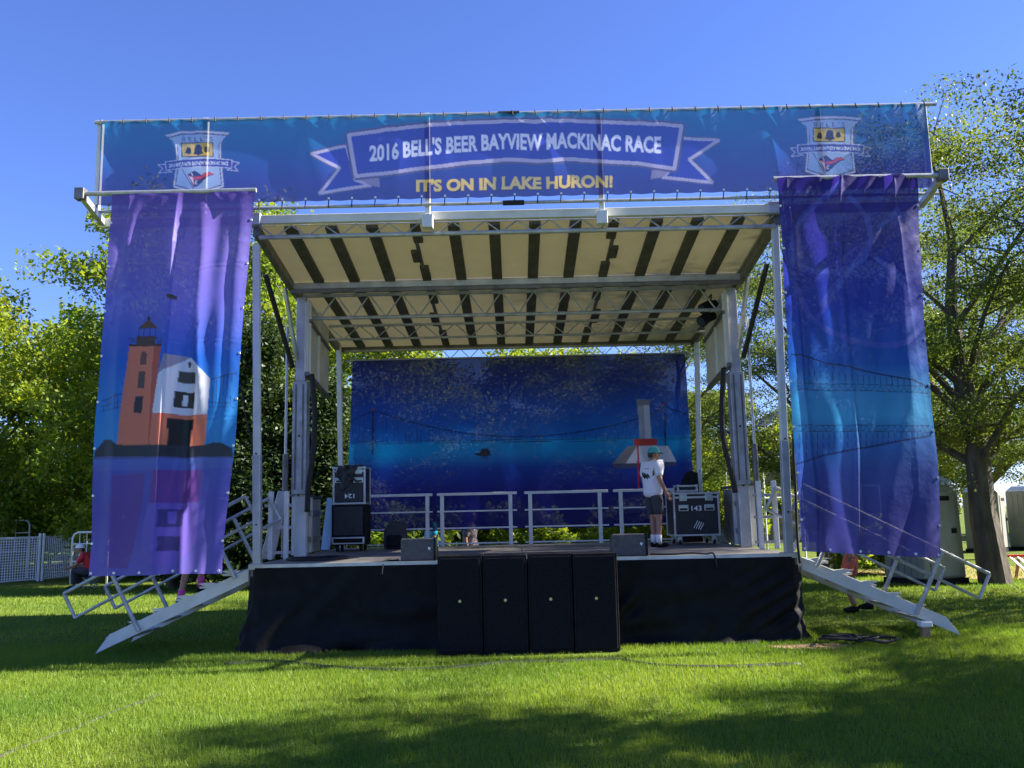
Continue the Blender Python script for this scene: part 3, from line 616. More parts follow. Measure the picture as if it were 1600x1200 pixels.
for (x, a, c) in ((122, 258, 460), (1428, 236, 420)): LNb([(x, a), (x - 1, c)], 2.2, nv)
for (x, y) in ((122, 258), (1423, 232)): cv.poly(Q((x - 6, y - 5), (x + 6, y - 5), (x + 6, y + 5), (x - 6, y + 5)), srgb(120, 60, 80))
cv.poly(Q((570, 455), (600, 448), (606, 432), (636, 430), (644, 444), (645, 464), (600, 466)), srgb(30, 30, 62)); cv.poly(Q((605, 466), (640, 466), (630, 480), (612, 480)), srgb(40, 40, 90), .6)
cv.poly(Q((1302, 222), (1356, 222), (1364, 388), (1312, 388)), srgb(176, 180, 200)); cv.poly(Q((1302, 222), (1330, 222), (1338, 388), (1312, 388)), srgb(140, 144, 168)); cv.poly(Q((1298, 212), (1360, 212), (1358, 238), (1300, 238)), srgb(120, 118, 135))
cv.poly(Q((1190, 500), (1262, 420), (1440, 418), (1476, 490)), srgb(188, 190, 206)); cv.poly(Q((1190, 500), (1262, 420), (1300, 420), (1250, 500)), srgb(128, 120, 126)); cv.poly(Q((1186, 500), (1476, 492), (1474, 506), (1200, 520)), srgb(70, 72, 96))
cv.poly(Q((1286, 388), (1392, 386), (1390, 418), (1288, 418)), srgb(178, 62, 60)); cv.poly(Q((1300, 418), (1308, 418), (1312, 612), (1304, 612)), srgb(168, 44, 62))
def pos_back(u, v):
    ta, tb_, ba, bb = P(551, 565, YD), P(1070, 553, YD), P(541, 833, YD), P(1088, 822, YD)
    X = ta.x + (ba.x - ta.x) * v + ((tb_.x - ta.x) * (1 - v) + (bb.x - ba.x) * v) * u
    Z = 4.66 - (4.66 - 1.37) * v + .012 * np.cos(u * 2 * np.pi * 14) * (v > .995)
    Y = YD - 0.02 * np.sin(u * 40 + 2 * np.sin(u * 13)) * (.2 + v) - .02 * np.sin(v * 14 + 4 * np.sin(u * 5)) * np.sin(u * 17 + 3 * v) - .012 * np.sin(v * 38 + u * 9) * (v > .5) * (v - .5)
    return X, Y, Z
me = cloth('backdrop_banner', 420, 220, pos_back, cv, 'back_banner')
tag(link(bpy.data.objects.new('backdrop_banner', me)), 'wide dark blue backdrop printed with suspension bridge and small lighthouse', 'banner')
# ================================================================== SKIRT
def pos_skirt(u, v):
    path = np.array([(XL - .02, 13.2), (XL - .04, 11.55), (XL + .06, 11.385), (XR - .08, 11.385), (XR + .05, 11.5), (XR + .02, 13.2)])
    L = np.concatenate([[0], np.cumsum(np.hypot(*np.diff(path, axis=0).T))]); s_ = u * L[-1]
    x = np.interp(s_, L, path[:, 0]); y = np.interp(s_, L, path[:, 1])
    fr = (u > .18) & (u < .82); nx = np.where(fr, 0, np.where(u < .5, -1.0, 1.0)); ny = np.where(fr, -1.0, -.3)
    out = v ** 2 * (.05 + .10 * np.clip((.30 - u) / .12, 0, 1) + .04 * np.sin(u * 37)) + .022 * np.sin(u * 90 + 5 * np.sin(v * 4 + u * 20)) * v + .018 * np.sin(v * 9 + u * 44) * v
    cr = np.exp(-((u - .80) / .035) ** 2); out += cr * .05 * (np.abs(np.sin(v * 17 + u * 90)) - .3) * np.clip(v * 3, 0, 1)
    cr2 = np.exp(-((u - .62) / .02) ** 2) * np.exp(-((v - .55) / .2) ** 2); out += .05 * cr2 * np.sin((u * 60 + v * 6) * 3)
    out += np.clip(v - .9, 0, 1) * 1.0 * (.5 + .5 * np.sin(u * 60))
    z = (DZ - .05) * (1 - v) + .012 + .012 * np.sin(u * 70) * (v > .97)
    return x + nx * out, y + ny * out, z
me = cloth('stage_skirt', 420, 60, pos_skirt, None, 'skirt')
tag(link(bpy.data.objects.new('stage_skirt', me)), 'black cloth skirt hanging from the deck edge down to the grass', 'skirt')

# ================================================================== SOUND AND CASES
def text_mesh(name, txt, m, parent, o, ax, az, h, bold=0.02, rot=0.0, width=None):
    """flat lettering printed on a face: o lower-left corner, ax right, az up"""
    T = text_tris(txt, bold); k = h; kx = h if width is None else width / T[..., 0].max()
    b = MB()
    for t in T: b.add([Vector(o) + Vector(ax) * (a * kx) + Vector(az) * (c * k) for a, c in t], [(0, 1, 2)])
    return b.build(name, m, parent)
Ls = ('leftmost', 'second from left', 'third from left', 'rightmost')
x0, x1 = P(683, 950, 10.85).x, P(968, 950, 10.85).x; wdt = (x1 - x0) / 4
for i in range(4):
    xa, xb = x0 + wdt * i + .006, x0 + wdt * (i + 1) - .006; y = 10.85 + .012 * ((i * 7) % 3); zt_ = 1.165 - .006 * (i % 2)
    s_ = thing('subwoofer', Ls[i] + ' black subwoofer cabinet standing on end before the stage', 'speaker', ((xa + xb) / 2, y + .3, 0), 'subwoofers in front of the stage')
    cab_ = part('cabinet', 'black', s_, lambda b: b.box((xa, y + .02, .01), (xb, y + .50, zt_)), bevel=.008)
    part('grille', 'grille', s_, lambda b: b.box((xa + .025, y, .04), (xb - .025, y + .03, zt_ - .03)), bevel=.01)
    xc = (xa + xb) / 2 + .0; part('badge', 'badge', s_, lambda b: b.tube([(xc, y - .004, .63), (xc, y + .004, .63)], .018, 12))
    for zz_ in (.25, .9): part('side_handle', 'rubber', s_, lambda b: b.box((xb - .002, y + .2, zz_), (xb + .003, y + .36, zz_ + .1)))
for i, (px, py, lab) in enumerate(((652, 877, 'dark grey wedge monitor at the deck edge left of the subwoofers'), (984, 867, 'dark grey wedge monitor at the deck edge right of the subwoofers'))):
    y = 11.52; c = P(px, py, y); x = c.x
    t = thing('wedge_monitor', lab, 'speaker', (x, y, DZ), 'wedge monitors')
    hw, hh = .215, .285
    part('cabinet', 'monitor', t, lambda b: b.prism([(x - hw, y, DZ + .005), (x - hw, y + .42, DZ + .005), (x - hw, y + .40, DZ + .1), (x - hw, y + .12, DZ + hh), (x - hw, y + .03, DZ + hh)], None, (2 * hw, 0, 0)), bevel=.015)
    part('end_cheek', 'black', t, lambda b: b.prism([(x + hw, y - .006, DZ + .003), (x + hw, y + .43, DZ + .003), (x + hw, y + .41, DZ + .1), (x + hw, y + .12, DZ + hh + .008), (x + hw, y + .02, DZ + hh + .008)], None, (.025, 0, 0)), bevel=.006)
    part('logo', 'print_white', t, lambda b: b.prism([(x + hw - .08, y - .002, DZ + .16), (x + hw - .06, y - .002, DZ + .13), (x + hw - .035, y - .002, DZ + .175), (x + hw - .055, y - .002, DZ + .16), (x + hw - .065, y - .002, DZ + .18)], None, (0, -.003, 0)))
def flight_case(label, x0, x1, y0, y1, z0, z1, number=None, flip=False, logo=False, latches=True, casters=0.0):
    t = thing('flight_case', label, 'case', ((x0 + x1) / 2, (y0 + y1) / 2, z0))
    zb_ = z0 + casters
    part('body', 'case', t, lambda b: b.box((x0 + .012, y0 + .012, zb_ + .012), (x1 - .012, y1 - .012, z1 - .012)))
    e = .032
    for x in (x0, x1 - e):
        for y in (y0, y1 - e): part('edge_strip', 'alu', t, lambda b: b.box((x, y, zb_ + e), (x + e, y + e, z1 - e)), bevel=.005)
    for z in (zb_, z1 - e):
        for y in (y0, y1 - e): part('edge_strip', 'alu', t, lambda b: b.box((x0 + e, y, z), (x1 - e, y + e, z + e)), bevel=.005)
        for x in (x0, x1 - e): part('edge_strip', 'alu', t, lambda b: b.box((x, y0 + e, z), (x + e, y1 - e, z + e)), bevel=.005)
        for x in (x0, x1 - e):
            for y in (y0, y1 - e): part('corner_ball', 'latch', t, lambda b: b.box((x - .008, y - .008, z - .008), (x + e + .008, y + e + .008, z + e + .008)), bevel=.012)
    wd, ht = x1 - x0, z1 - zb_
    if latches:
        for fx in (.22, .78):
            x = x0 + wd * fx
            part('latch', 'latch', t, lambda b: b.box((x - .065, y0 - .004, z1 - .20 * ht - .0), (x + .065, y0 + .014, z1 - .03)), bevel=.008)
            hd = part('handle', 'latch', t, lambda b: b.box((x - .085, y0 - .002, z1 - .43 * ht), (x + .085, y0 + .014, z1 - .28 * ht)), bevel=.012)
            part('handle_recess', 'rubber', hd, lambda b: b.box((x - .065, y0 - .006, z1 - .405 * ht), (x + .065, y0 - .001, z1 - .36 * ht)), bevel=.004)
        part('lid_strip', 'alu', t, lambda b: b.box((x0 + e, y0 + .004, z1 - .135 * ht), (x1 - e, y0 + .0125, z1 - .09 * ht)))
    if number:
        h = .085 * (1 if not flip else .9); wdt_ = .17
        if not flip: text_mesh('number', number, 'print_white', t, ((x0 + x1) / 2 - .085, y0 + .006, z1 - .425 * ht), (1, 0, 0), (0, 0, 1), h, .02, width=wdt_)
        else: text_mesh('number', number, 'print_white', t, ((x0 + x1) / 2 + .09, y0 + .008, zb_ + .28 * ht), (-1, 0, 0), (0, 0, -1), h, .02, width=.17)
    if logo:
        cx, cz = (x0 + x1) / 2 + .03, zb_ + .24 * ht
        for k in range(4):
            dx = (k - 1.5) * .034; dz = -.012 * (k - 1.5)
            part('logo_stroke', 'print_white', t, lambda b: b.tube([(cx + dx - .035, y0 + .008, cz + dz - .055), (cx + dx - .012, y0 + .008, cz + dz - .01), (cx + dx + .004, y0 + .008, cz + dz + .01), (cx + dx + .03, y0 + .008, cz + dz + .06)], .0065, 6))
    if casters:
        for x in (x0 + .1, x1 - .1):
            for y in (y0 + .08, y1 - .08):
                cs = part('caster', 'rubber', t, lambda b: b.tube([(x - .018, y, z0 + .048), (x + .018, y, z0 + .048)], .045, 14))
                part('caster_fork', 'latch', cs, lambda b: b.box((x - .035, y - .03, z0 + .05), (x + .035, y + .03, z0 + casters + .004)), bevel=.005)
    return t
yc = 14.9
a, c = P(1051, 770, yc), P(1127, 838, yc)
flight_case('large black flight case numbered 143 on casters beside the standing man', a.x, c.x, yc, yc + .75, DZ, a.z, '143', logo=True, casters=.14)
xa = P(1058, 760, yc + .2).x; xb = P(1090, 760, yc + .2).x
flight_case('small black flight case lying on top of the large numbered case', xa, xb, yc + .2, yc + .55, a.z + .012, a.z + .13, latches=False)
wd_ = thing('wedge_monitor', 'black speaker standing on edge behind the small flight case', 'speaker', (P(1077, 745, 16.2).x, 16.2, DZ), 'wedge monitors')
x = wd_.location.x; part('cabinet', 'black', wd_, lambda b: b.prism([(x - .2, 16.2, DZ), (x + .2, 16.2, DZ), (x + .16, 16.2, 2.32), (x + .02, 16.2, 2.36), (x - .08, 16.2, 2.2)], None, (0, .35, 0)), bevel=.015)
part('grille', 'grille', wd_, lambda b: b.box((x - .1, 16.19, DZ + .3), (x + .1, 16.21, 2.1)))
yc = 15.3
a, c = P(520, 730, yc), P(571, 788, yc); zr = c.z
flight_case('black flight case with upside down number stacked on the equipment rack', a.x, c.x, yc, yc + .55, zr + .004, a.z, '124', flip=True)
t = thing('equipment_rack', 'black equipment rack with silver drawer at stage left under the stacked case', 'rack', ((a.x + c.x) / 2, yc + .3, DZ))
part('body', 'black', t, lambda b: b.box((a.x - .01, yc - .02, DZ + .1), (c.x, yc + .56, zr)), bevel=.008)
part('front_cover', 'case', t, lambda b: b.box((a.x + .03, yc - .035, DZ + .27), (c.x - .04, yc - .018, zr - .03)), bevel=.005)
dr = part('drawer', 'alu', t, lambda b: b.box((a.x + .0, yc - .05, DZ + .12), (c.x - .01, yc - .018, DZ + .24)), bevel=.006)
part('drawer_recess', 'black', dr, lambda b: b.box((a.x + .03, yc - .056, DZ + .145), (c.x - .04, yc - .05, DZ + .215)))
for x in (a.x + .08, c.x - .08):
    for y in (yc + .06, yc + .48): part('caster', 'rubber', t, lambda b: b.tube([(x - .02, y, DZ + .05), (x + .02, y, DZ + .05)], .05, 12))
def blob(name, m, label, cat, c, sx, sy, sz, seed, rough=.25, group=None, sub=4):
    bm = bmesh.new(); bmesh.ops.create_icosphere(bm, subdivisions=sub, radius=1)
    r_ = random.Random(seed); ks = [(Vector((r_.uniform(-1, 1), r_.uniform(-1, 1), r_.uniform(-1, 1))) * r_.uniform(2, 5), r_.uniform(0, 6)) for _ in range(7)]
    for v in bm.verts:
        d = sum(math.sin(v.co.dot(k) + p) for k, p in ks) / 7; q = v.co * (1 + rough * d * 2)
        z = max(q.z, -.85); v.co = Vector((q.x * sx, q.y * sy, (z + .85) * sz))
    me = bpy.data.meshes.new(name); bm.to_mesh(me); bm.free(); me.materials.append(M[m])
    me.polygons.foreach_set('use_smooth', [True] * len(me.polygons))
    o = bpy.data.objects.new(name, me); o.location = c; return tag(link(o), label, cat, group)
jx, jz = P(543, 731, 15.28).x, P(543, 731, 15.28).z
def pos_jacket(u, v):
    L = v * .62; over = np.clip(L - .24, 0, 1); top = np.clip(.24 - L, 0, 1)
    wd = .17 + .05 * np.sin(v * 5 + 1) + .02 * np.sin(v * 13)
    X = jx + (u - .5) * 2 * wd + .03 * np.sin(v * 7); Y = 15.28 + top * 1.0 - .018 - .022 * np.sin(u * 15 + 3 * np.sin(v * 4)) * (over > 0) - .02 * np.sin(v * 16 + u * 5)
    Z = jz + .028 - over * (.85 + .25 * np.sin(u * 5 + 1)) + .025 * np.sin(u * 12 + v * 8) * (over <= 0)
    return X, Y, Z
me = cloth('jacket', 40, 40, pos_jacket, None, 'shorts'); sm_ = None
jk = tag(link(bpy.data.objects.new('jacket', me)), 'dark jacket thrown over the front of the upside down numbered case', 'jacket'); so = jk.modifiers.new('thick', 'SOLIDIFY'); so.thickness = .02
t = thing('backpack', 'black backpack standing on the deck beside the equipment rack', 'bag', (P(616, 850, 15.9).x, 15.9, DZ)); x = t.location.x
bb_ = MB(); bb_.prism([(x - .2, 15.9, DZ), (x + .2, 15.9, DZ), (x + .22, 15.9, DZ + .28), (x + .12, 15.9, DZ + .46), (x - .08, 15.9, DZ + .48), (x - .19, 15.9, DZ + .34)], None, (0, .25, 0)); bb_.build('body', 'shorts', t, bevel=.05)
part('pocket', 'black', t, lambda b: b.box((x - .13, 15.84, DZ + .04), (x + .14, 15.91, DZ + .24)), bevel=.03)
part('strap', 'black', t, lambda b: b.tube([(x - .06, 15.95, DZ + .44), (x, 15.93, DZ + .53), (x + .07, 15.95, DZ + .44)], .012, 6))
a, c = P(511, 778, 16.3), P(503, 852, 16.3)
tag(part('leaning_board', 'pale_blue', None, lambda b: b.prism([(a.x, 16.3, a.z), (a.x + .08, 16.3, a.z), (a.x + .14, 16.3, DZ + .5), (a.x + .05, 16.3, DZ), (c.x - .02, 16.3, DZ)], None, (0, .03, 0))), 'pale blue board leaning beside the cream wall panel', 'board')
def wire(name, label, pts, r, m='rubber', cat='cable', group=None):
    # Catmull-Rom through the points
    pts = [Vector(p) for p in pts]; out = []
    for i in range(len(pts) - 1):
        p0, p1, p2, p3 = pts[max(i - 1, 0)], pts[i], pts[i + 1], pts[min(i + 2, len(pts) - 1)]
        for k in range(6):
            t = k / 6; out.append(0.5 * ((2 * p1) + (p2 - p0) * t + (2 * p0 - 5 * p1 + 4 * p2 - p3) * t * t + (3 * p1 - p0 - 3 * p2 + p3) * t ** 3))
    out.append(pts[-1]); b = MB(); b.tube(out, r, 7)
    return tag(b.build(name, m, smooth=True), label, cat, group)
z = DZ + .012
wire('cable', 'black cable running from the left wedge monitor over the deck edge', [(-1.52, 11.7, z), (-1.60, 11.6, z), (-1.66, 11.45, z + .01), (-1.68, 11.385, z - .06), (-1.69, 11.36, .93)], .011)
wire('cable', 'black cable curving over the deck from the right wedge monitor', [(1.75, 11.75, z), (2.0, 11.62, z), (2.25, 11.62, z + .01), (2.42, 11.5, z), (2.5, 11.40, z + .004), (2.53, 11.36, .93)], .011)
cl = [(-2.75 + .38 * math.cos(k * .7) * (1 + .1 * math.sin(k)), 12.5 + .42 * math.sin(k * .7), z + .006 * (k // 9)) for k in range(30)]
wire('cable', 'coil of black cable lying on the deck before the cream wall panel', cl, .013)
for s, pts, lab in ((1, [P(1131, 575, 13.4), P(1128, 640, 13.4), P(1131, 690, 13.4), P(1142, 735, 13.4), P(1149, 770, 13.4)], 'thick black cable bundle hanging from the right upper wall panel'),
                    (-1, [P(487, 585, 13.4), P(492, 650, 13.4), P(489, 710, 13.4), P(482, 760, 13.4), P(480, 800, 13.4)], 'thick black cable bundle hanging from the left upper wall panel')):
    wire('cable', lab, pts, .042)
wire('cable', 'thin black cable hanging down along the right front corner post', [P(1247, 600, 11.3), P(1240, 690, 11.3), P(1243, 760, 11.3), P(1246, 840, 11.3), P(1250, 880, 11.3)], .018)
wire('cable', 'thin dark line hanging beside the left front corner post', [P(376, 600, 12.0), P(384, 650, 12.0), P(394, 700, 12.0), P(396, 780, 12.0)], .01)
for k, (px, py) in enumerate(((1108, 478), (1106, 497))):
    c = P(px, py, 13.75); t = thing('stage_light', ('upper' if k == 0 else 'lower') + ' black stage light hanging under the right end of the roof truss', 'light', c, 'stage lights')
    part('housing', 'black', t, lambda b: b.tube([c + Vector((.12, .05, .05)), c + Vector((-.02, 0, 0)), c + Vector((-.12, -.06, -.07))], [.06, .085, .095], 14))
    part('lens', 'glass', t, lambda b: b.tube([c + Vector((-.121, -.0605, -.071)), c + Vector((-.126, -.063, -.074))], .08, 14))
    part('yoke', 'black', t, lambda b: b.tube([c + Vector((0, -.11, 0)), c + Vector((.02, -.1, .16)), c + Vector((.02, .1, .16)), c + Vector((0, .11, 0))], .012, 6))
# ================================================================== RAILINGS AT THE BACK OF THE DECK
yr = 16.62
secs = [(575, 676, (668,), 'leftmost'), (683, 808, (691, 798), 'second from left'), (820, 951, (829, 938), 'third from left'), (959, 1062, (971, 1052), 'rightmost')]
for (pa, pb, posts, wd) in secs:
    xa, xb = P(pa, 800, yr).x, P(pb, 800, yr).x
    t = thing('railing', wd + ' silver guard railing section along the back of the deck', 'railing', ((xa + xb) / 2, yr, DZ), 'guard railings at the back of the deck')
    part('top_rail', 'white_metal', t, lambda b: b.box((xa, yr - .025, DZ + .93), (xb, yr + .025, DZ + .98)), bevel=.006)
    for z in (.05, .33, .64): part('rail', 'white_metal', t, lambda b: b.box((xa, yr - .012, DZ + z - .013), (xb, yr + .012, DZ + z + .013)))
    for pp in posts: x = P(pp, 810, yr).x; part('post', 'white_metal', t, lambda b: b.box((x - .035, yr - .03, DZ), (x + .035, yr + .03, DZ + .93)), bevel=.006)
# ================================================================== STAIRS
def stairs(label, s, xb, xt, yf, yk, zt_):
    """s = -1 stairs going down to the left, 1 to the right; xb foot, xt head"""
    t = thing('stairs', label, 'stairs', (xb, yf, 0), 'stairs at the sides of the stage')
    A, B = Vector((xb, 0, .03)), Vector((xt, 0, zt_)); d = (B - A).normalized(); nn = Vector((-d.z * (1 if d.x > 0 else -1), 0, abs(d.x)))
    for y in (yf, yk): part('stringer', 'white_metal', t, lambda b: b.prism([A + Vector((0, y, -.03)), A + Vector((0, y, -.03)) + d * .12, B + Vector((0, y, -.16)), B + Vector((0, y, .0)), A + Vector((0, y, .0)) + d * .26 + nn * .11], None, (0, .035, 0)), bevel=.004)
    for k in range(6):
        f_ = (k + .9) / 6.6; q = A + (B - A) * f_ + Vector((0, 0, .045))
        part('tread', 'alu', t, lambda b: b.box((q.x - .14, yf + .035, q.z - .03), (q.x + .14, yk, q.z)), bevel=.004)
        if k > 0: part('tread_end', 'white_metal', t, lambda b: b.prism([(q.x + s * .15, yf - .004, q.z + .035), (q.x + s * .02, yf - .004, q.z + .05), (q.x - s * .10, yf - .004, q.z + .035), (q.x - s * .02, yf - .004, q.z - .02)], None, (0, .03, 0)))
    for y in (yf - .03, yk + .06):
        hr = part('handrail', 'galv', t, lambda b: b.tube([A + d * (-.02) + nn * .84 + Vector((0, y, 0)), A + d * 2.55 + nn * .84 + Vector((0, y, 0))], .024, 10))
        part('end_bar', 'galv', hr, lambda b: b.tube([A + d * (-.02) + nn * .84 + Vector((0, y, 0)), A + d * (-.02) + nn * .50 + Vector((0, y, 0))], .022, 10))
        part('end_bar', 'galv', hr, lambda b: b.tube([A + d * 2.55 + nn * .84 + Vector((0, y, 0)), A + d * 2.55 + nn * .50 + Vector((0, y, 0))], .022, 10))
        part('mid_rail', 'galv', hr, lambda b: b.tube([A + d * (-.02) + nn * .50 + Vector((0, y, 0)), A + d * 2.55 + nn * .50 + Vector((0, y, 0))], .02, 10))
        for f_ in (.62, 1.98): part('post', 'galv', hr, lambda b: b.tube([A + d * f_ + nn * (-.03) + Vector((0, y, 0)), A + d * f_ + nn * .84 + Vector((0, y, 0))], .027, 10))
    return t
stairs('white stairs with tubular handrails going down left from the deck behind the lighthouse banner', -1, P(147, 1018, 11.55).x, -3.42, 11.55, 12.6, 1.03)
stairs('white stairs with tubular handrails going down right from the deck behind the bridge banner', 1, P(1505, 1008, 11.5).x, 3.64, 11.5, 12.6, 1.03)
t = thing('support_block', 'short wooden block with white cap under the right stairs', 'block', (P(1448, 1000, 11.4).x, 11.42, 0)); x = t.location.x
part('block', 'wood', t, lambda b: b.box((x - .05, 11.38, 0), (x + .05, 11.47, .14)), bevel=.008); part('cap', 'bright_white', t, lambda b: b.box((x - .07, 11.36, .14), (x + .08, 11.49, .21)), bevel=.015)
cl = [(4.1 + .22 * math.cos(k * .8 + .2 * math.sin(k * 1.7)) + .25 * math.sin(k * .13), 11.05 + .16 * math.sin(k * .8) + .06 * math.sin(k * .31), .03 + .03 * abs(math.sin(k * .9)) + .0012 * k) for k in range(46)]
wire('cable', 'heap of coiled black cables on the grass at the right end of the skirt', cl, .014)
wire('cable', 'long black cable half sunk in the grass along the front of the stage', [G(350, 1040), G(430, 1035), G(530, 1045), G(620, 1048), G(700, 1045), G(790, 1037), G(880, 1035), G(960, 1032), G(1010, 1039), G(1060, 1043), G(1150, 1043), G(1250, 1039)], .032)
wire('strap', 'long grey strap lying across the sunny grass at lower left', [G(-30, 1196), G(60, 1158), G(120, 1138), G(180, 1112), G(226, 1096), G(250, 1084)], .016, 'strap', 'strap')

# ================================================================== PEOPLE
def skin_mesh(vs_, es, rad, root=0, sub=2):
    me = bpy.data.meshes.new('figure'); me.from_pydata([tuple(v) for v in vs_], es, []); me.update()
    o = bpy.data.objects.new('figure', me); C.objects.link(o)
    o.modifiers.new('skin', 'SKIN'); ss = o.modifiers.new('sub', 'SUBSURF'); ss.levels = sub; ss.render_levels = sub
    sv = me.skin_vertices[0].data
    for i, r_ in enumerate(rad): sv[i].radius = (r_ if isinstance(r_, tuple) else (r_, r_)); sv[i].use_root = (i == root)
    dg = bpy.context.evaluated_depsgraph_get(); out = bpy.data.meshes.new_from_object(o.evaluated_get(dg))
    bpy.data.objects.remove(o); bpy.data.meshes.remove(me); return out
def joined(name, meshes, m, parent):
    bm = bmesh.new()
    for me in meshes: bm.from_mesh(me); bpy.data.meshes.remove(me)
    me = bpy.data.meshes.new(name); bm.to_mesh(me); bm.free(); me.materials.clear(); me.materials.append(M[m])
    me.polygons.foreach_set('use_smooth', [True] * len(me.polygons)); return link(bpy.data.objects.new(name, me), parent)
def person(label, loc, yaw, shirt, legs, J=None, cap=None, shorts=True, socks=None, dress=False, scale=1.0, hairlong=False, back_print=False, shoe='black'):
    """local axes: x forward, y to the person's left"""
    t = thing('person', label, 'person', loc); t.rotation_euler = (0, 0, yaw); t.scale = (scale,) * 3
    j = dict(pel=(0, 0, .95), spi=(-.01, 0, 1.10), che=(-.01, 0, 1.30), nek=(0, 0, 1.47), hed=(.02, 0, 1.62),
             hpl=(0, .09, .92), hpr=(0, -.09, .92), knl=(.03, .10, .50), knr=(.03, -.10, .50), anl=(0, .10, .09), anr=(0, -.10, .09),
             shl=(-.01, .185, 1.41), shr=(-.01, -.185, 1.41), ell=(-.02, .235, 1.14), elr=(-.02, -.235, 1.14), wrl=(.06, .24, .90), wrr=(.06, -.24, .90))
    j.update(J or {}); j = {k: Vector(v) for k, v in j.items()}
    ks = ['pel', 'spi', 'che', 'nek', 'hpl', 'knl', 'anl', 'hpr', 'knr', 'anr', 'shl', 'ell', 'wrl', 'shr', 'elr', 'wrr']
    es = [(0, 1), (1, 2), (2, 3), (0, 4), (4, 5), (5, 6), (0, 7), (7, 8), (8, 9), (2, 10), (10, 11), (11, 12), (2, 13), (13, 14), (14, 15)]
    rad = [(.13, .15), (.12, .14), (.13, .16), .055, .085, .058, .04, .085, .058, .04, .062, .045, .03, .062, .045, .03]
    body = [skin_mesh([j[k] for k in ks], es, rad)]
    b = MB(); fw = (j['hed'] - j['nek']).normalized()
    bm = bmesh.new(); bmesh.ops.create_uvsphere(bm, u_segments=18, v_segments=14, radius=1)
    for v in bm.verts:
        q = v.co.copy(); taper = 1.0 - .22 * max(0, -q.z)
        v.co = j['hed'] + Vector((q.x * .098 * taper + (.012 if q.z < -.2 and q.x > 0 else 0), q.y * .076 * taper, q.z * .122))
    hm = bpy.data.meshes.new('figure'); bm.to_mesh(hm); bm.free(); body.append(hm)
    h = j['hed']; b.tube([h + Vector((.085, 0, .03)), h + Vector((.118, 0, -.018)), h + Vector((.09, 0, -.028))], [.008, .016, .010], 8)
    for s in (-1, 1): b.tube([h + Vector((-.01, s * .07, -.03)), h + Vector((-.016, s * .088, .0)), h + Vector((-.008, s * .076, .035))], [.010, .016, .012], 8)
    b.tube([j['nek'] - fw * .03, j['hed'] - Vector((.01, 0, .05))], [.056, .054], 12)
    for s, wr, el in ((1, 'wrl', 'ell'), (-1, 'wrr', 'elr')):   # hands: palm, four fingers, thumb
        d = (j[wr] - j[el]).normalized(); side = Vector((1, 0, 0)) - d * d.x; side = side.normalized() if side.length > .1 else Vector((0, 0, 1)); nrm = d.cross(side)
        w0 = j[wr]; b.tube([w0 - d * .02, w0 + d * .035, w0 + d * .085], [.028, .034, .034], 8)
        for k in range(4):
            o_ = w0 + d * .08 + side * (.026 - .0175 * k); L_ = (.070, .078, .072, .056)[k]
            b.tube([o_, o_ + d * L_ * .5 - nrm * s * .008, o_ + d * L_ - nrm * s * .028], [.0095, .009, .007], 6)
        b.tube([w0 + d * .02 + side * .026, w0 + d * .055 + side * .052, w0 + d * .09 + side * .056], [.012, .0105, .008], 6)
    hb_ = bpy.data.meshes.new('figure'); hb_.from_pydata(b.v, [], b.f); body.append(hb_)
    bo = joined('body', body, 'skin', t)
    for s in (-1, 1):
        e = MB(); e.tube([h + Vector((.086, s * .03, .012)), h + Vector((.096, s * .03, .012))], .011, 8); e.build('eye', 'rubber', t, local=True)
    e = MB(); e.tube([h + Vector((.098, -.022, -.062)), h + Vector((.103, 0, -.064)), h + Vector((.098, .022, -.062))], .005, 6); e.build('mouth', 'coral', t, local=True)
    up = lambda a, c, f_: j[a].lerp(j[c], f_)
    sv = [j['pel'] - Vector((0, 0, .13)), j['spi'], j['che'], j['nek'] - Vector((0, 0, .035)), j['shl'], up('shl', 'ell', .85), j['shr'], up('shr', 'elr', .85)]
    sv.append(j['pel'] + Vector((0, 0, .03)))
    so_ = joined('shirt', [skin_mesh(sv, [(0, 8), (8, 1), (1, 2), (2, 3), (2, 4), (4, 5), (2, 6), (6, 7)], [(.175, .20), (.152, .175), (.158, .182), .07, .086, .074, .086, .074, (.17, .195)], 2)], shirt, t)
    if dress:
        k_ = MB(); k_.tube([j['pel'] + Vector((0, 0, .12)), j['pel'], j['pel'] - Vector((0, 0, .25)), j['pel'] - Vector((0, 0, .5))], [.15, .19, .24, .29], 20); k_.build('skirt', legs, t, smooth=True, local=True)
    else:
        f_ = .95 if shorts else 1.9
        kl = [j['pel'] + Vector((0, 0, .12)), j['pel'], j['hpl'], up('hpl', 'knl', .5), up('hpl', 'knl', .95), j['hpr'], up('hpr', 'knr', .5), up('hpr', 'knr', .95)]
        ed = [(0, 1), (1, 2), (2, 3), (3, 4), (1, 5), (5, 6), (6, 7)]; rr = [(.14, .16), (.155, .175), .115, .105, .098, .115, .105, .098]
        if not shorts:
            kl += [j['knl'], up('knl', 'anl', .95), j['knr'], up('knr', 'anr', .95)]; ed += [(4, 8), (8, 9), (7, 10), (10, 11)]; rr += [.085, .075, .085, .075]
        joined('shorts' if shorts else 'trousers', [skin_mesh(kl, ed, rr, 1)], legs, t)
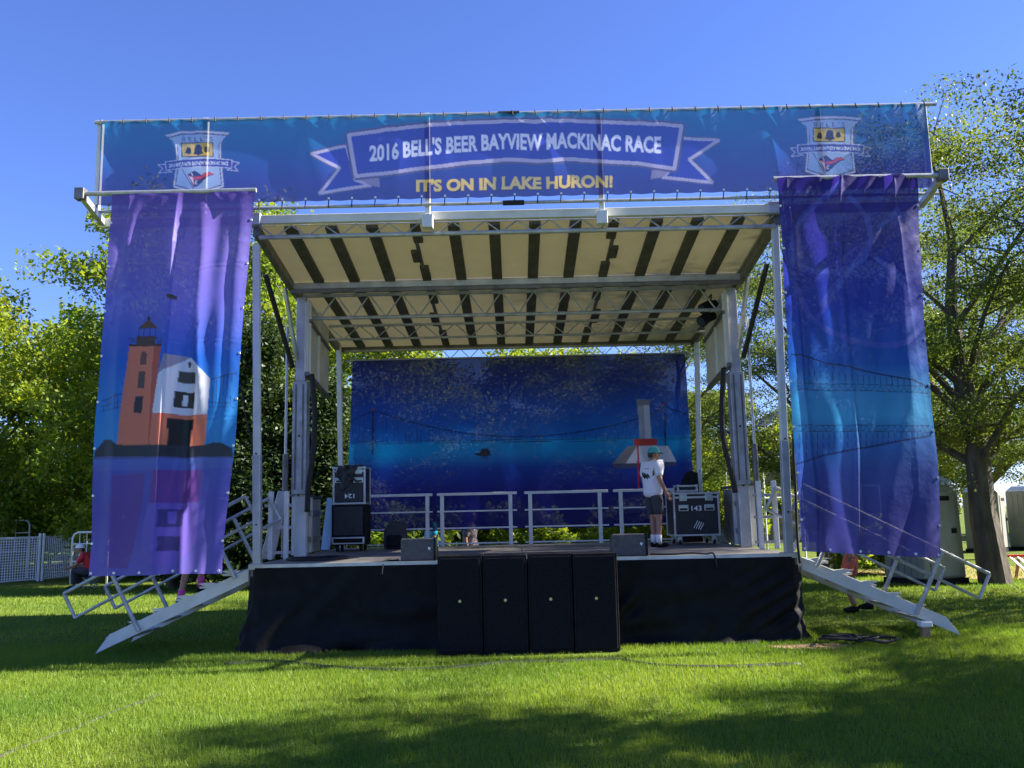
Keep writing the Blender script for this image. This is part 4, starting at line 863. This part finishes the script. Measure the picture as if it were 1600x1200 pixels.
    for s, an, kn in ((1, 'anl', 'knl'), (-1, 'anr', 'knr')):
        a = j[an]
        sh_ = [a + Vector((-.06, 0, -.045)), a + Vector((.03, 0, -.04)), a + Vector((.12, s * .012, -.05)), a + Vector((.19, s * .015, -.058))]
        joined('shoe', [skin_mesh(sh_, [(0, 1), (1, 2), (2, 3)], [(.042, .05), (.045, .055), (.05, .04), (.045, .03)], 1)], shoe, t)
        if socks: k_ = MB(); k_.tube([a - Vector((0, 0, .03)), a.lerp(j[kn], .17), a.lerp(j[kn], .30)], [.047, .050, .054], 12); k_.build('sock', socks, t, smooth=True, local=True)
    hm_ = bmesh.new(); bmesh.ops.create_uvsphere(hm_, u_segments=18, v_segments=12, radius=1)
    dele = [v for v in hm_.verts if (v.co.z < -.15 and v.co.x > -.35) or v.co.z < -.62 or (v.co.x > .55 and v.co.z < .45)]
    bmesh.ops.delete(hm_, geom=dele, context='VERTS')
    for v in hm_.verts: v.co = h + Vector((v.co.x * .108 - .004, v.co.y * .086, v.co.z * .13 + .004))
    me = bpy.data.meshes.new('hair'); hm_.to_mesh(me); hm_.free(); me.materials.append(M['hair']); link(bpy.data.objects.new('hair', me), t)
    if hairlong: k_ = MB(); k_.tube([h + Vector((-.05, 0, .03)), h + Vector((-.09, 0, -.12)), h + Vector((-.09, 0, -.32))], [.085, .085, .04], 12); k_.build('long_hair', 'hair', t, smooth=True, local=True)
    if cap:
        cm = bmesh.new(); bmesh.ops.create_uvsphere(cm, u_segments=20, v_segments=12, radius=1)
        bmesh.ops.delete(cm, geom=[v for v in cm.verts if v.co.z < -.02], context='VERTS')
        for v in cm.verts: v.co = h + Vector((v.co.x * .116, v.co.y * .094, v.co.z * .118 + .025))
        me = bpy.data.meshes.new('cap'); cm.to_mesh(me); cm.free(); me.materials.append(M[cap]); me.polygons.foreach_set('use_smooth', [True] * len(me.polygons)); co_ = link(bpy.data.objects.new('cap', me), t)
        k_ = MB(); k_.prism([h + Vector((.07, -.075, .035)), h + Vector((.14, -.062, .022)), h + Vector((.185, -.03, .012)), h + Vector((.195, 0, .01)), h + Vector((.185, .03, .012)), h + Vector((.14, .062, .022)), h + Vector((.07, .075, .035))], None, (0, 0, .008))
        k_.build('brim', cap, None).parent = co_
    if back_print:
        from mathutils.bvhtree import BVHTree
        bvh = BVHTree.FromPolygons([v.co for v in so_.data.vertices], [tuple(p.vertices) for p in so_.data.polygons]); k_ = MB()
        def on_back(y_, z_):
            hit = bvh.ray_cast(Vector((-1, y_, z_)), Vector((1, 0, 0)))[0]
            return (hit if hit is not None else Vector((-.16, y_, z_))) + Vector((-.004, 0, 0))
        for st_ in (((-.10, 1.17), (-.07, 1.22), (-.03, 1.24)), ((-.06, 1.16), (-.02, 1.20), (.03, 1.25)), ((-.01, 1.18), (.04, 1.22), (.06, 1.27)), ((.02, 1.17), (.08, 1.21), (.11, 1.27)), ((-.09, 1.20), (0, 1.215), (.10, 1.235))):
            k_.tube([on_back(*q_) for q_ in st_], .012, 6)
        for y_ in (-.06, -.02, .02, .06): k_.tube([on_back(y_ - .014, 1.335), on_back(y_ + .014, 1.335)], .005, 5)
        k_.build('back_print', 'rubber', t, local=True)
    return t
pm = P(1024, 853, 14.2); 
person('man in white t-shirt, dark shorts and teal cap standing on the stage', (pm.x, 14.2, DZ), R(28), 'tshirt', 'shorts', dict(hed=(.05, 0, 1.585), wrr=(.10, -.24, .92), wrl=(.10, .24, .92), knl=(.05, .10, .5), anl=(.06, .12, .09)), cap='teal', socks='bright_white', back_print=True, scale=.925)
q = G(1338, 957)
person('person in teal shirt and coral shorts walking behind the right stairs', (q.x, q.y, 0), R(165), 'teal', 'coral',
       dict(knl=(.16, .10, .52), anl=(.02, .11, .10), knr=(.02, -.10, .50), anr=(-.22, -.10, .13), che=(.08, 0, 1.29), nek=(.14, 0, 1.45), hed=(.19, 0, 1.59), shl=(.07, .185, 1.40), shr=(.07, -.185, 1.40), ell=(-.08, .25, 1.16), wrl=(.02, .26, .93), elr=(.2, -.24, 1.15), wrr=(.34, -.22, .98)))
q = P(288, 938, 12.1)
person('person in pink and black going up the left stairs behind the lighthouse banner', (q.x - .02, 12.1, .55), R(10), 'pink', 'shorts', dict(knl=(.24, .10, .66), anl=(.22, .11, .25), knr=(.06, -.10, .50), anr=(-.02, -.10, .09)), socks='pink', scale=.93)
q = P(672, 800, 18.6)
person('person in bright cyan shirt standing behind the backdrop', (q.x, 18.6, 0), R(200), 'cyan', 'shorts', dict(), scale=1.03)
q = P(735, 800, 18.5)
person('person with long hair and patterned dress standing behind the backdrop', (q.x, 18.5, 0), R(-20), 'pattern', 'pattern', dict(), dress=True, hairlong=True, scale=1.0)
q = P(128, 905, 23.0)
person('person in red jacket sitting bent forward by the fence behind the lighthouse banner', (q.x + .25, 23.0, 0), R(180), 'red', 'shorts',
       dict(pel=(0, 0, .46), spi=(.04, 0, .58), che=(.16, 0, .74), nek=(.26, 0, .88), hed=(.33, 0, 1.0), hpl=(.02, .09, .44), hpr=(.02, -.09, .44), knl=(.42, .11, .46), knr=(.42, -.11, .46), anl=(.40, .11, .09), anr=(.36, -.11, .09),
            shl=(.16, .185, .84), shr=(.16, -.185, .84), ell=(.30, .23, .62), elr=(.30, -.23, .62), wrl=(.48, .16, .56), wrr=(.48, -.16, .56)), cap='bright_white', shorts=False)
t = thing('stool', 'low folding stool under the person in red by the fence', 'stool', (q.x + .25, 23.0, 0)); x = t.location.x
part('seat', 'black', t, lambda b: b.box((x - .2, 22.82, .30), (x + .2, 23.18, .335)), bevel=.008)
for s in (-1, 1): part('leg', 'galv', t, lambda b: b.tube([(x - .18, 23 + s * .15, 0), (x + .18, 23 + s * .15, .30)], .012, 6)); part('leg', 'galv', t, lambda b: b.tube([(x + .18, 23 + s * .13, 0), (x - .18, 23 + s * .13, .30)], .012, 6))

# ================================================================== FENCES, TOILETS, BUILDING
yfn = 25.0
def mesh_fence(xa, ya, xb, yb, h, label):
    t = thing('mesh_fence', label, 'fence', (xa, ya, 0), 'white mesh fence panels')
    a, c = Vector((xa, ya, 0)), Vector((xb, yb, 0)); L = (c - a).length; d = (c - a).normalized(); b = MB()
    for k in range(int(L / .075)): q = a + d * (.04 + k * .075); b.bar(q + Vector((0, 0, .05)), q + Vector((0, 0, h)), .022, .004, up=(0, 1, 0))
    for k in range(int(h / .075)): b.bar(a + Vector((0, -.004, .05 + k * .075)), c + Vector((0, -.004, .05 + k * .075)), .004, .022)
    b.build('mesh_panel', 'bright_white', t, kind='stuff')
    for q in (a, c): part('post', 'bright_white', t, lambda b: b.tube([q, q + Vector((0, 0, h + .1))], .04, 8))
    part('top_rail', 'bright_white', t, lambda b: b.tube([a + Vector((0, 0, h)), c + Vector((0, 0, h))], .02, 8)); part('bottom_rail', 'bright_white', t, lambda b: b.tube([a + Vector((0, 0, .06)), c + Vector((0, 0, .06))], .016, 8))
q0, q1, q2 = G(-70, 918), G(59, 908), G(150, 899)
mesh_fence(q0.x, q0.y, q1.x, q1.y, 1.28, 'white mesh fence panel at the far left edge of the lawn'); mesh_fence(q1.x + .1, q1.y + .03, q2.x, q2.y, 1.28, 'white mesh fence panel running behind the lighthouse banner')
def barrier(label, xa, xb, y, z1):
    t = thing('pipe_barrier', label, 'barrier', ((xa + xb) / 2, y, 0), 'bent pipe barriers')
    part('hoop', 'bright_white', t, lambda b: b.tube([(xa, y, 0), (xa, y, z1 - .15), (xa + .05, y, z1 - .05), (xa + .15, y, z1), (xb - .15, y, z1), (xb - .05, y, z1 - .05), (xb, y, z1 - .15), (xb, y, 0)], .028, 8), smooth=True)
    for z in (z1 * .45, z1 * .78): part('rail', 'bright_white', t, lambda b: b.tube([(xa, y, z), (xb, y, z)], .018, 8))
    for k in range(1, 5): x = xa + (xb - xa) * k / 5; part('picket', 'bright_white', t, lambda b: b.tube([(x, y, z1 * .45), (x, y, z1)], .012, 6))
a, c = P(-60, 815, 28.5), P(47, 812, 28.5); barrier('tall white pipe hoop behind the mesh fence at the left edge', a.x, c.x, 28.5, a.z)
a, c = P(114, 832, 24.4), P(170, 829, 24.4); barrier('white pipe barrier beside the seated person in red', a.x, c.x, 24.4, a.z)
def toilet(label, x, y, yaw, h=2.25):
    t = thing('portable_toilet', label, 'toilet', (x, y, 0), 'portable toilets'); t.rotation_euler = (0, 0, yaw); o = Vector((x, y, 0)); w2 = .56
    part('base', 'black', t, lambda b: b.box(o + Vector((-w2 - .03, -w2 - .03, 0)), o + Vector((w2 + .03, w2 + .03, .12))))
    bd = part('body', 'toilet', t, lambda b: b.prism([o + Vector((-w2, -w2, .12)), o + Vector((w2, -w2, .12)), o + Vector((w2 - .04, -w2, h - .2)), o + Vector((-w2 + .04, -w2, h - .2))], None, (0, 2 * w2, 0)), bevel=.03)
    for k in range(5): 
        yy = -w2 + .2 + k * .18
        for s in (-1, 1): part('rib', 'toilet', bd, lambda b: b.bar(o + Vector((s * w2, yy, .2)), o + Vector((s * (w2 - .035), yy, h - .3)), .05, .05, up=(0, 1, 0)))
    dr_ = part('door', 'toilet_roof' if False else 'toilet', t, lambda b: b.box(o + Vector((-.38, -w2 - .025, .16)), o + Vector((.38, -w2 + .01, h - .32))), bevel=.015)
    part('latch', 'black', dr_, lambda b: b.box(o + Vector((.24, -w2 - .05, 1.05)), o + Vector((.36, -w2 - .02, 1.15)))); part('vent', 'black', dr_, lambda b: b.box(o + Vector((-.25, -w2 - .03, h - .52)), o + Vector((.25, -w2 - .022, h - .42))))
    part('roof', 'toilet_roof', t, lambda b: b.add([o + Vector(v) for v in ((-w2, -w2, h - .2), (w2, -w2, h - .2), (w2, w2, h - .2), (-w2, w2, h - .2), (-w2 + .18, -w2 + .18, h), (w2 - .18, -w2 + .18, h), (w2 - .18, w2 - .18, h), (-w2 + .18, w2 - .18, h))],
        [(0, 1, 2, 3), (4, 5, 6, 7), (0, 1, 5, 4), (1, 2, 6, 5), (2, 3, 7, 6), (3, 0, 4, 7)]), bevel=.04)
q = G(1475, 914); toilet('grey portable toilet standing right behind the bridge banner', q.x - .1, q.y + .6, R(20))
q = G(1545, 862); toilet('grey portable toilet behind the leaning tree trunk', q.x, q.y, R(50)); toilet('grey portable toilet at the right edge beyond the tree', q.x + 1.9, q.y + .6, R(40))
hs = thing('stone_building', 'brown stone building half hidden by trees behind the right of the stage', 'building', (14.0, 46.0, 0))
x0, x1, y0, y1, hw = 10.5, 19.5, 44.0, 52.0, 4.4
part('wall', 'stone', hs, lambda b: b.box((x0, y0, 0), (x1, y1, hw)))
part('gable', 'stone', hs, lambda b: b.prism([(x0, y0, hw), (x1, y0, hw), ((x0 + x1) / 2, y0, hw + 2.6)], None, (0, .3, 0)))
part('roof', 'slate', hs, lambda b: b.add([(x0 - .4, y0 - .4, hw - .2), ((x0 + x1) / 2, y0 - .4, hw + 2.75), ((x0 + x1) / 2, y1 + .4, hw + 2.75), (x0 - .4, y1 + .4, hw - .2), (x1 + .4, y0 - .4, hw - .2), (x1 + .4, y1 + .4, hw - .2)], [(0, 1, 2, 3), (1, 4, 5, 2)]))
for x in (12.2, 14.6, 17.0):
    w_ = part('window', 'bright_white', hs, lambda b: b.box((x, y0 - .06, 1.2), (x + 1.0, y0 + .02, 2.7))); part('pane', 'glass', w_, lambda b: b.box((x + .1, y0 - .075, 1.3), (x + .9, y0 - .055, 2.6)))
t = thing('pipe_railing', 'distant white pipe railing seen past the right wall panel', 'railing', (10.4, 30, 0))
a, c = P(1160, 715, 30), P(1212, 716, 30); d0 = P(1225, 778, 30)
for zr_ in (a.z, d0.z): part('rail', 'bright_white', t, lambda b: b.tube([(a.x - .6, 30, zr_), (d0.x + .6, 30, zr_)], .035, 8))
for x in (a.x - .6, (a.x + d0.x) / 2, d0.x + .6): part('post', 'bright_white', t, lambda b: b.tube([(x, 30, 0), (x, 30, a.z)], .035, 8))
# red edged board at right edge
q = G(1572, 905); t = thing('slatted_board', 'pale slatted board with red edges lying tilted at the foot of the tree', 'board', (q.x, q.y, 0)); x, y = q.x, q.y
for k in range(4): part('slat', 'bright_white', t, lambda b: b.bar((x + .1 + .17 * k, y - .1, .48), (x + .35 + .17 * k, y - .5, .04), .13, .025))
part('edge', 'red', t, lambda b: b.bar((x + .0, y - .08, .50), (x + .75, y - .08, .50), .09, .05)); part('edge', 'red', t, lambda b: b.bar((x + .25, y - .52, .035), (x + 1.0, y - .52, .035), .06, .05)); part('prop', 'wood', t, lambda b: b.bar((x + .3, y + .15, 0), (x + .3, y - .05, .47), .05, .05))

# ================================================================== TREES
def tree_meshes(name, seed, H, Rc, base, tr, nl, nsub, nleaf, leaf, leafmat_, flat=1.0, lean=(0, 0), spread=.42, conic=False):
    r_ = np.random.default_rng(seed); rr = random.Random(seed); b = MB()
    top = Vector((lean[0], lean[1], H * .86)); tp = []
    for i in range(7):
        f_ = i / 6; tp.append(Vector((lean[0] * f_ + rr.uniform(-.12, .12) * Rc * .25 * (i > 0), lean[1] * f_ + rr.uniform(-.12, .12) * Rc * .25 * (i > 0), top.z * f_ - (.1 if i == 0 else 0))))
    b.tube(tp, [tr * 1.25, tr, tr * .85, tr * .7, tr * .5, tr * .32, tr * .14], 9)
    def trunk(z):
        for i in range(6):
            if tp[i].z <= z <= tp[i + 1].z: return tp[i].lerp(tp[i + 1], (z - tp[i].z) / (tp[i + 1].z - tp[i].z))
        return tp[-1]
    cl = []; zc = (H + base) / 2; hz = (H - base) / 2
    for k in range(nl):
        f_ = (k + .5) / nl; az = k * 2.399 + rr.uniform(-.4, .4)
        zt_ = base + (H - base) * (f_ * .96 + rr.uniform(-.05, .05)); e = math.sqrt(max(0.04, 1 - ((zt_ - zc) / hz) ** 2)) if not conic else max(.08, 1 - (zt_ - base) / (H - base))
        rad = Rc * e * rr.uniform(.62, 1.0)
        c_ = trunk(min(zt_, H * .7)); tip = Vector((c_.x * .7 + math.cos(az) * rad, c_.y * .7 + math.sin(az) * rad, zt_)); st_ = trunk(max(base * .8, zt_ - rad * .75))
        m_ = st_.lerp(tip, .5) + Vector((0, 0, rad * .10 + rr.uniform(-.1, .1))); r0 = tr * (.42 - .25 * f_)
        pl = [st_, st_.lerp(m_, .55), m_, m_.lerp(tip, .55) + Vector((rr.uniform(-.1, .1), rr.uniform(-.1, .1), 0)), tip]
        b.tube(pl, [r0, r0 * .8, r0 * .55, r0 * .35, r0 * .15], 6)
        for q_ in range(nsub):
            g_ = rr.uniform(.30, 1.0); i0 = min(3, int(g_ * 4)); s0 = pl[i0].lerp(pl[i0 + 1], g_ * 4 - i0)
            dd = Vector((rr.gauss(0, 1), rr.gauss(0, 1), rr.gauss(.15, .6) * flat)); dd = dd.normalized() * Rc * rr.uniform(.16, .36)
            e_ = s0 + dd; b.tube([s0, s0.lerp(e_, .5) + Vector((0, 0, .05)), e_], [r0 * .22 + .004, r0 * .14 + .003, .004], 4, cap=False)
            cl.append((e_, 1.0)); cl.append((s0.lerp(e_, .55), .8))
    P_ = []; 
    for c_, k in cl:
        n_ = int(nleaf * k * rr.uniform(.5, 1.4)); sp = spread * rr.uniform(.7, 1.3)
        P_.append(np.array(c_) + np.clip(r_.normal(0, 1, (n_, 3)), -1.5, 1.5) * np.array((sp, sp, sp * .62 * flat)))
    P_ = np.concatenate(P_); P_ = P_[P_[:, 2] > .25]; n_ = len(P_)
    nrm = r_.normal(0, 1, (n_, 3)) + np.array((0, 0, .9)); nrm /= np.linalg.norm(nrm, axis=1)[:, None]
    t_ = np.cross(nrm, r_.normal(0, 1, (n_, 3))); t_ /= np.linalg.norm(t_, axis=1)[:, None]; bt = np.cross(nrm, t_)
    L_ = (leaf * (.6 + .8 * r_.random(n_)))[:, None]
    V_ = np.stack([P_ - t_ * L_, P_ + bt * L_ * .55 - nrm * L_ * .12, P_ + t_ * L_, P_ - bt * L_ * .55 - nrm * L_ * .12], 1).reshape(-1, 3)
    lm = npmesh(name + '_crown', V_, np.arange(4 * n_).reshape(-1, 4), leafmat_)
    lowf = .5 + .5 * np.sin(P_[:, 0] * 1.3 + seed) * np.sin(P_[:, 1] * 1.1 + 2) * np.cos(P_[:, 2] * 1.2)
    lm.attributes.new('tint', 'FLOAT', 'POINT').data.foreach_set('value', np.repeat(np.clip(.55 * lowf + .6 * (r_.random(n_) - .25), 0, 1), 4).astype(np.float32))
    wm = bpy.data.meshes.new(name + '_trunk'); wm.from_pydata([tuple(v) for v in b.v], [], b.f); wm.update(); wm.materials.append(M['bark'])
    return wm, lm
TM = {
 'mapleA': tree_meshes('maple', 11, 11.0, 4.6, 1.4, .24, 17, 10, 200, .075, 'maple', spread=.40),
 'mapleB': tree_meshes('maple', 23, 9.0, 4.2, .6, .20, 16, 10, 200, .075, 'maple', spread=.40),
 'locustA': tree_meshes('locust', 31, 10.2, 4.3, 3.0, .27, 15, 12, 290, .035, 'locust', flat=.42, lean=(-.5, 0), spread=.46),
 'locustB': tree_meshes('locust', 47, 11.5, 4.6, 2.6, .22, 16, 12, 290, .035, 'locust', flat=.42, lean=(.5, .2), spread=.46),
 'cedar': tree_meshes('cedar', 53, 7.2, 1.7, .15, .14, 26, 7, 150, .06, 'cedar', spread=.30, conic=True),
 'bush': tree_meshes('bush', 61, 1.5, .9, .05, .04, 9, 6, 60, .06, 'maple', spread=.16),
}
def tree(name, key, x, y, label, rot=0.0, sc=1.0, sz=None, group=None, cat='tree'):
    t = thing(name, label, cat, (x, y, 0), group); t.rotation_euler = (0, 0, rot); t.scale = (sc, sc, sz or sc)
    for nm, me in zip(('trunk', 'crown') if name != 'leafy_bush' else ('stems', 'foliage'), TM[key]): link(bpy.data.objects.new(nm, me), t)
    return t
gb = 'trees standing behind the stage'
tree('maple_tree', 'mapleB', -17.8, 30.0, 'broad sunlit maple at the far left edge behind the fence', .4, 1.12, group=gb)
tree('maple_tree', 'mapleA', -13.2, 33.0, 'tall maple rising above its neighbours left of the lighthouse banner', 2.1, 1.12, 1.22, group=gb)
tree('maple_tree', 'mapleB', -11.4, 28.5, 'low spreading maple just left of and behind the lighthouse banner', 4.0, 1.0, group=gb)
tree('maple_tree', 'mapleA', -8.0, 27.0, 'bright green maple seen between lighthouse banner and left lift mast', 5.2, .95, 1.0, group=gb)
tree('maple_tree', 'mapleB', -4.2, 29.5, 'maple behind the left part of the backdrop', 1.2, .92, .92, group=gb)
tree('maple_tree', 'mapleB', -.2, 31, 'maple behind the middle of the backdrop', 3.3, .98, .86, group=gb)
tree('maple_tree', 'mapleB', 3.4, 33, 'maple behind the right part of the backdrop', 5.0, .92, .78, group=gb)
for k, (x, y) in enumerate(((-8.6, 22.6), (-6.5, 22.2), (-4.9, 22.8))):
    tree('cedar_tree', 'cedar', x, y, ('dark cedar behind the left front corner post', 'dark cedar behind the left lift mast', 'dark cedar behind the stacked flight case')[k], k * 1.7, 1.0, (.80, .92, .74)[k], group='dark cedars behind the stage')
tree('locust_tree', 'locustA', 10.0, 18.9, 'honey locust with leaning trunk standing right of the bridge banner', .3, 1.0, group='honey locusts')
tree('locust_tree', 'locustB', 8.6, 25.0, 'honey locust seen between the right lift mast and the bridge banner', 2.2, .95, group='honey locusts')
tree('locust_tree', 'locustB', 14.2, 27.0, 'honey locust behind the portable toilets', 4.4, 1.0, group='honey locusts')
tree('locust_tree', 'locustA', 5.8, 30.5, 'honey locust showing beyond the right end of the backdrop', 1.2, .86, group='honey locusts')
tree('locust_tree', 'locustB', 12.9, 14.8, 'tall honey locust whose branch tip reaches in at the upper right edge', .9, 1.02, 1.1, group='honey locusts')
tree('maple_tree', 'mapleA', 13.6, 6.3, 'maple out on the right whose shadow falls on the near lawn', 0.5, .95, 1.0, group='maples right of the lawn')
tree('maple_tree', 'mapleB', 10.9, 4.7, 'second maple nearer the camera shading the near right lawn', 2.5, .8, .9, group='maples right of the lawn')
tree('maple_tree', 'mapleA', 17.8, 6.3, 'third maple furthest right of the near lawn', 3.5, .95, 1.05, group='maples right of the lawn')
tree('maple_tree', 'mapleB', 15.4, 5.6, 'fourth maple standing among the maples right of the near lawn', 1.5, 1.0, 1.15, group='maples right of the lawn')
far = 'far row of trees beyond the lawn'
for k in range(11):
    x = -42 + k * 7.4 + 1.5 * math.sin(k * 2.3); tree('maple_tree', ('mapleA', 'mapleB')[k % 2], x if x < 12 else x + 6, 46 + 4 * math.sin(k * 1.7), 'distant maple in the far row of trees beyond the lawn', k * 1.3, 1.05, .85 if -12 < x < 12 else 1.1, group=far)
for k, (x, y, lab) in enumerate(((9.0, 22.0, 'leafy bush behind the right guard frame'), (8.1, 21.6, 'small leafy bush at the right rear of the stage'), (-2.4, 20.6, 'leafy bush behind the stage under the left of the backdrop'), (.6, 20.4, 'leafy bush behind the stage under the middle of the backdrop'), (2.9, 20.8, 'leafy bush behind the stage under the right of the backdrop'))):
    tree('leafy_bush', 'bush', x, y, lab, k * 1.1, (1.0, .8, 1.35, 1.3, 1.3)[k], group='leafy bushes behind the stage', cat='bush')

for k in range(10): tree('leafy_bush', 'bush', -27 + k * 3.1, 36 + 1.5 * math.sin(k * 2.1), 'dark undergrowth bush below the maples behind the left fence', k * .9, 2.3, group='undergrowth below the left maples', cat='bush')
